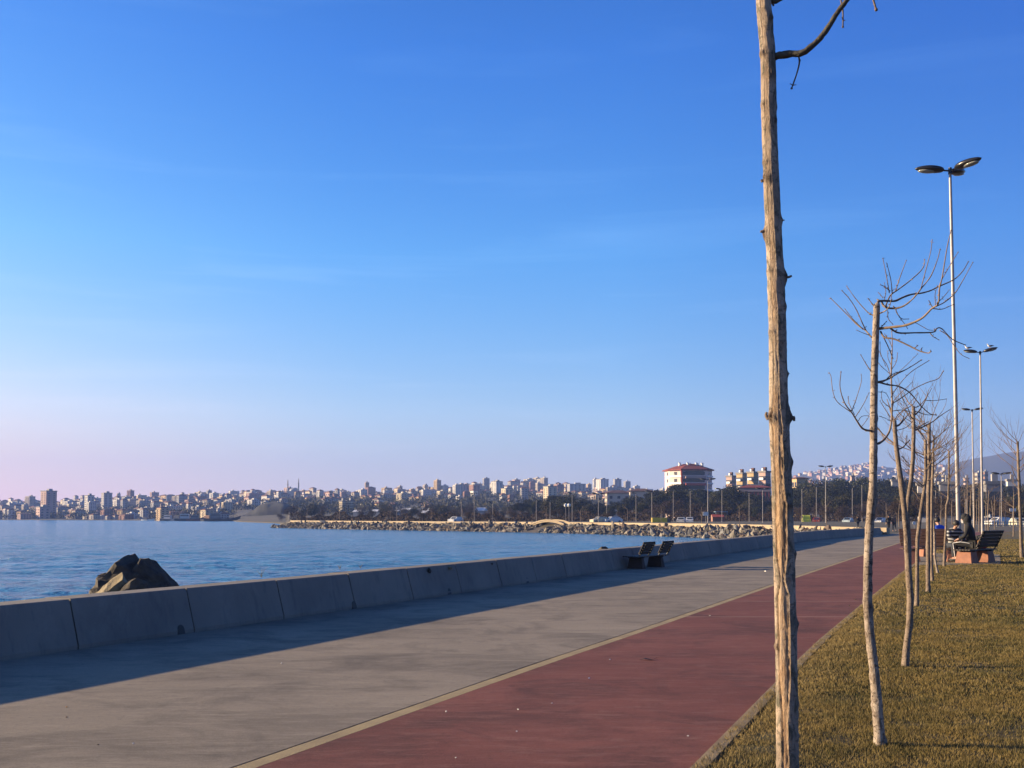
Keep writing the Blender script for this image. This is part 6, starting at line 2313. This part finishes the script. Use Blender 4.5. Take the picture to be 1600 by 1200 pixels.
def car(px, Y, rz, c_, label, cname, van=False, z=None, group='cars parked beyond the lawn', L=4.2, cat='car'):
    key = (c_, van, L)
    if key not in CARS:
        CARS[key] = car_meshes(c_, L, van)
    body, glass, wheel, hub, lt, L_, W = CARS[key]
    z = (-.04 if Y < 200 else gh(px, Y)) if z is None else z
    rt = empty(cname, ((px - 800) / F * Y, Y, z), rz, label, cat, group)
    link('body', body, rt); link('windows', glass, rt); link('headlights', lt, rt)
    for sx in (-L_ * .31, L_ * .31):
        for sy in (-W / 2 + .08, W / 2 - .08):
            w_ = link('wheel', wheel, rt, (sx, sy, .31)); link('rim', hub, w_)
    return rt


WH_ = (.75, .75, .74)
car(712, 240, R(60), WH_, 'white car among the bare brown trees left of the tallest pale tower', 'parked_car', group='cars across the bay', z=.1)
car(937, 225, R(25), (.62, .55, .38), 'cream car behind the parapet, right of the arched bridge', 'parked_car', group='cars across the bay', z=.1)
car(957, 225, R(20), WH_, 'white car behind the parapet, just right of the cream one', 'parked_car', group='cars across the bay', z=.1)
car(1064, 230, R(75), (.5, .5, .5), 'grey car behind the parapet, right of the yellow truck', 'parked_car', group='cars across the bay', z=0)
car(1077, 240, R(80), WH_, 'white car behind the parapet, second right of the yellow truck', 'parked_car', group='cars across the bay', z=0)
car(1259, 235, R(80), (.62, .62, .05), 'lime yellow car right of the peeling trunk', 'parked_car', van=True, group='cars across the bay', z=-.1)
car(1275, 240, R(70), (.32, .05, .03), 'dark red car just right of the lime yellow one', 'parked_car', group='cars across the bay', z=-.1)
car(1324, 232, R(60), (.55, .66, .70), 'pale blue-white car left of the pale spotted trunk', 'parked_car', group='cars across the bay', z=-.1)
car(1375, 225, R(50), WH_, 'white car right of the pale spotted trunk', 'parked_car', group='cars across the bay', z=-.1)
car(1560, 165, R(15), WH_, 'white car, brightest of those parked behind the far fence', 'parked_car', group='cars parked beyond the lawn', z=.05)
car(1546, 185, R(75), (.55, .50, .42), 'beige car left of the bright white one behind the far fence', 'parked_car', group='cars parked beyond the lawn', z=0)
car(1551.5, 215, R(80), (.62, .62, .62), 'silver car half hidden behind the bright white one', 'parked_car', group='cars parked beyond the lawn', z=.7)
car(1591, 150, R(80), (.62, .60, .45), 'cream car at the right edge of the picture', 'parked_car', group='cars parked beyond the lawn')
car(1510, 190, R(75), (.45, .45, .46), 'grey car between the near lamp post and the far trunks', 'parked_car', group='cars parked beyond the lawn')
# yellow truck
tk = empty('yellow_truck', ((1030 - 800) / F * 215, 215, -.42), 0, 'small yellow box truck behind the rock bank parapet', 'truck')
MB().box(-1.6, 1.5, -.9, .9, .5, 1.75).build('cargo_box', paint('truck_yellow', (.72, .52, .03), .5), tk)
MB().box(-1.6, 1.5, -.92, -.905, .5, .72).build('lower_rail', mat('faded_yellow', (.75, .66, .30), .6), tk)
c_ = MB().add([(1.52, -.85, .5), (2.4, -.85, .5), (2.4, .85, .5), (1.52, .85, .5), (1.52, -.8, 1.7), (1.95, -.8, 1.65), (1.95, .8, 1.65), (1.52, .8, 1.7)], [(0, 3, 2, 1), (4, 5, 6, 7), (0, 1, 5, 4), (1, 2, 6, 5), (2, 3, 7, 6), (3, 0, 4, 7)]).build('cab', paint('truck_cab', (.06, .06, .05), .4), tk)
wmsh = MB().tube([(0, -.12, 0), (0, .12, 0)], [.34, .34], 14).mesh('wheel', m_tyre)
for sx in (-1.0, 1.9):
    for sy in (-.8, .8):
        link('wheel', wmsh, tk, (sx, sy, .34))
# white signboards, red hut, round sign
sg = at(1103, 801.5, 187)
rt = empty('signboard', (sg.x, sg.y, 0.1), 0, 'white signboard fixed low on the pale lamp post under the red-roofed block', 'sign')
MB().box(-.55, .45, -.05, .05, sg.z - .6, sg.z + .1).build('board', m_white, rt)
MB().tube([(-.02, .08, 0), (-.02, .08, sg.z)], [.04, .04], 6).build('post', m_pole, rt)
rt = empty('kiosk', ((1122 - 800) / F * 250, 250, .1), 0, 'low kiosk with a red awning and blue roof in the park', 'kiosk')
MB().box(-1.6, 1.5, -1, 1, -.2, 1.9).build('wall', WM['brick'], rt)
MB().add([(-1.9, -2.0, 1.4), (1.0, -2.0, 1.4), (1.0, -1.02, 2.0), (-1.9, -1.02, 2.0), (-1.9, -2.0, 1.3), (1.0, -2.0, 1.3)], [(0, 1, 2, 3), (4, 5, 1, 0)]).build('awning', m_redtrim, rt)
MB().box(-.9, 2.1, -1.2, 1.2, 2.55, 2.7).box(-.8, -.7, -1, -.9, 1.9, 2.55).box(1.9, 2.0, -1, -.9, 1.9, 2.55).build('roof', mat('blue_roof', (.20, .30, .40), .5), rt)
rs1 = at(1428.5, 817, 118)
rt = empty('round_sign', (rs1.x, rs1.y, -.03), 0, 'small white round sign on a short post behind the row of young trees', 'sign')
b = MB(); b.tube([(0, -.02, rs1.z), (0, .02, rs1.z)], [.2, .2], 16); b.build('disc', m_white, rt)
MB().tube([(0, .03, 0), (0, .03, rs1.z)], [.025, .025], 6).build('post', m_pole, rt)
for (px, py, Yk, s_, lab) in ((1582.5, 797, 150, .45, 'white square sign among the bushes near the right edge'), (884, 789.5, 230, .5, 'left white globe light among the pines'), (889, 789.5, 232, .5, 'right white globe light among the pines')):
    p = at(px, py, Yk)
    rt = empty('white_sign', (p.x, p.y, -.03 if Yk < 200 else gh(px, Yk)), 0, lab, 'sign' if 'sign' in lab else 'lamp')
    z_ = p.z - rt.location.z
    if 'sign' in lab:
        MB().box(-s_, s_, -.04, .04, z_ - .2, z_ + .25).build('board', m_white, rt)
    else:
        rt.name = 'globe_lamp'
        b = MB(); b.ball((0, 0, z_), .42, nu=12, nv=8); b.build('globe', m_white, rt, True)
    MB().tube([(0, .08, 0), (0, .08, z_)], [.04, .04], 6).build('post', m_pole, rt)
# low white rail fence beyond the lawn
fn = empty('rail_fence', ((1570 - 800) / F * 138, 138, -.03), R(3), 'low pale rail fence between the lawn and the parked cars', 'fence')
for i in range(9):
    MB().box(-3.2 + i * .95, -3.08 + i * .95, -.05, .05, 0, .95).build('post', mat('pale_fence', (.48, .42, .34), .8), fn)
for z in (.35, .78):
    MB().box(-3.2, 4.6, -.085, -.052, z, z + .12).build('rail', MATS['pale_fence'], fn)

# ------------------------------------------------------------------ things lying on the ground
lf_ = gz(1012, 1031, .003)
b = MB()
b.add([(-.09, -.01, .003), (-.04, -.028, .015), (.03, -.02, .006), (.11, .018, .022), (.05, .03, .004), (-.03, .02, .02)], [(0, 1, 5), (1, 2, 5), (2, 4, 5), (2, 3, 4)])
o = b.build('dead_leaf', mat('dead_leaf', (.05, .022, .012), .8), loc=(lf_.x, lf_.y, .003))
sm = o.modifiers.new('thick', 'SOLIDIFY'); sm.thickness = .003
tag(o, 'curled dark dead leaf lying on the red lane', 'leaf')
SP = [(697, 1112), (809, 1109), (807, 1143), (862, 1099), (920, 1060), (712, 1184), (440, 1037), (1196, 893), (1109, 962), (953, 1031), (1075, 1150), (104, 1105), (208, 1162), (153, 1164), (104, 1121), (1337, 937), (1327, 947)]
SL = ['white speck on the red lane, left end of the upper close pair', 'white speck on the red lane, right end of the upper close pair', 'white speck directly below the right one of the close pair', 'faint speck right of the close pair on the red lane', 'white speck on the red lane, halfway to the dead leaf', 'white speck on the red lane at the bottom edge of the picture',
      'pale speck on the concrete, well left of the dividing strip', 'white pebble on the concrete left of the peeling trunk', 'white speck on the lane near the peeling trunk', 'small speck above the dead leaf', 'pale smear right of the dead leaf at the bottom', 'orange crumb on the concrete at the far left', 'pale crumb on the concrete at the bottom left',
      'dark crumb on the concrete at the bottom left', 'dark crumb just below the orange one', 'dark crumb at the lane edge beside the pale spotted trunk', 'second dark crumb at the lane edge, nearer the camera']
for (px, py), lb_ in zip(SP, SL):
    p = gz(px, py, .0)
    s_ = 1.7 / F * p.y * random.uniform(.9, 1.3)
    mt = mat('orange_crumb', (.6, .3, .1), .9) if 'orange' in lb_ else mat('dark_crumb', (.05, .04, .03), .9) if 'dark crumb' in lb_ else mat('white_crumb', (.85, .82, .75), .8)
    o = link('pebble', rock_mesh(int(px + py), 10, s_ * 2, s_ * 2, s_ * 1.1, mt, name='pebble'))
    o.location = (p.x, p.y, s_ * .3)
    tag(o, lb_, 'pebble', 'crumbs on the paving')
lp_ = gz(1558, 1121, .03)
o = link('fallen_leaf', rock_mesh(77, 9, .03, .025, .012, mat('yellow_leaf', (.62, .42, .12), .8), name='fallen_leaf'))
o.location = (lp_.x, lp_.y, .055)
tag(o, 'yellow fallen leaf lying on the lawn near the right edge', 'leaf')
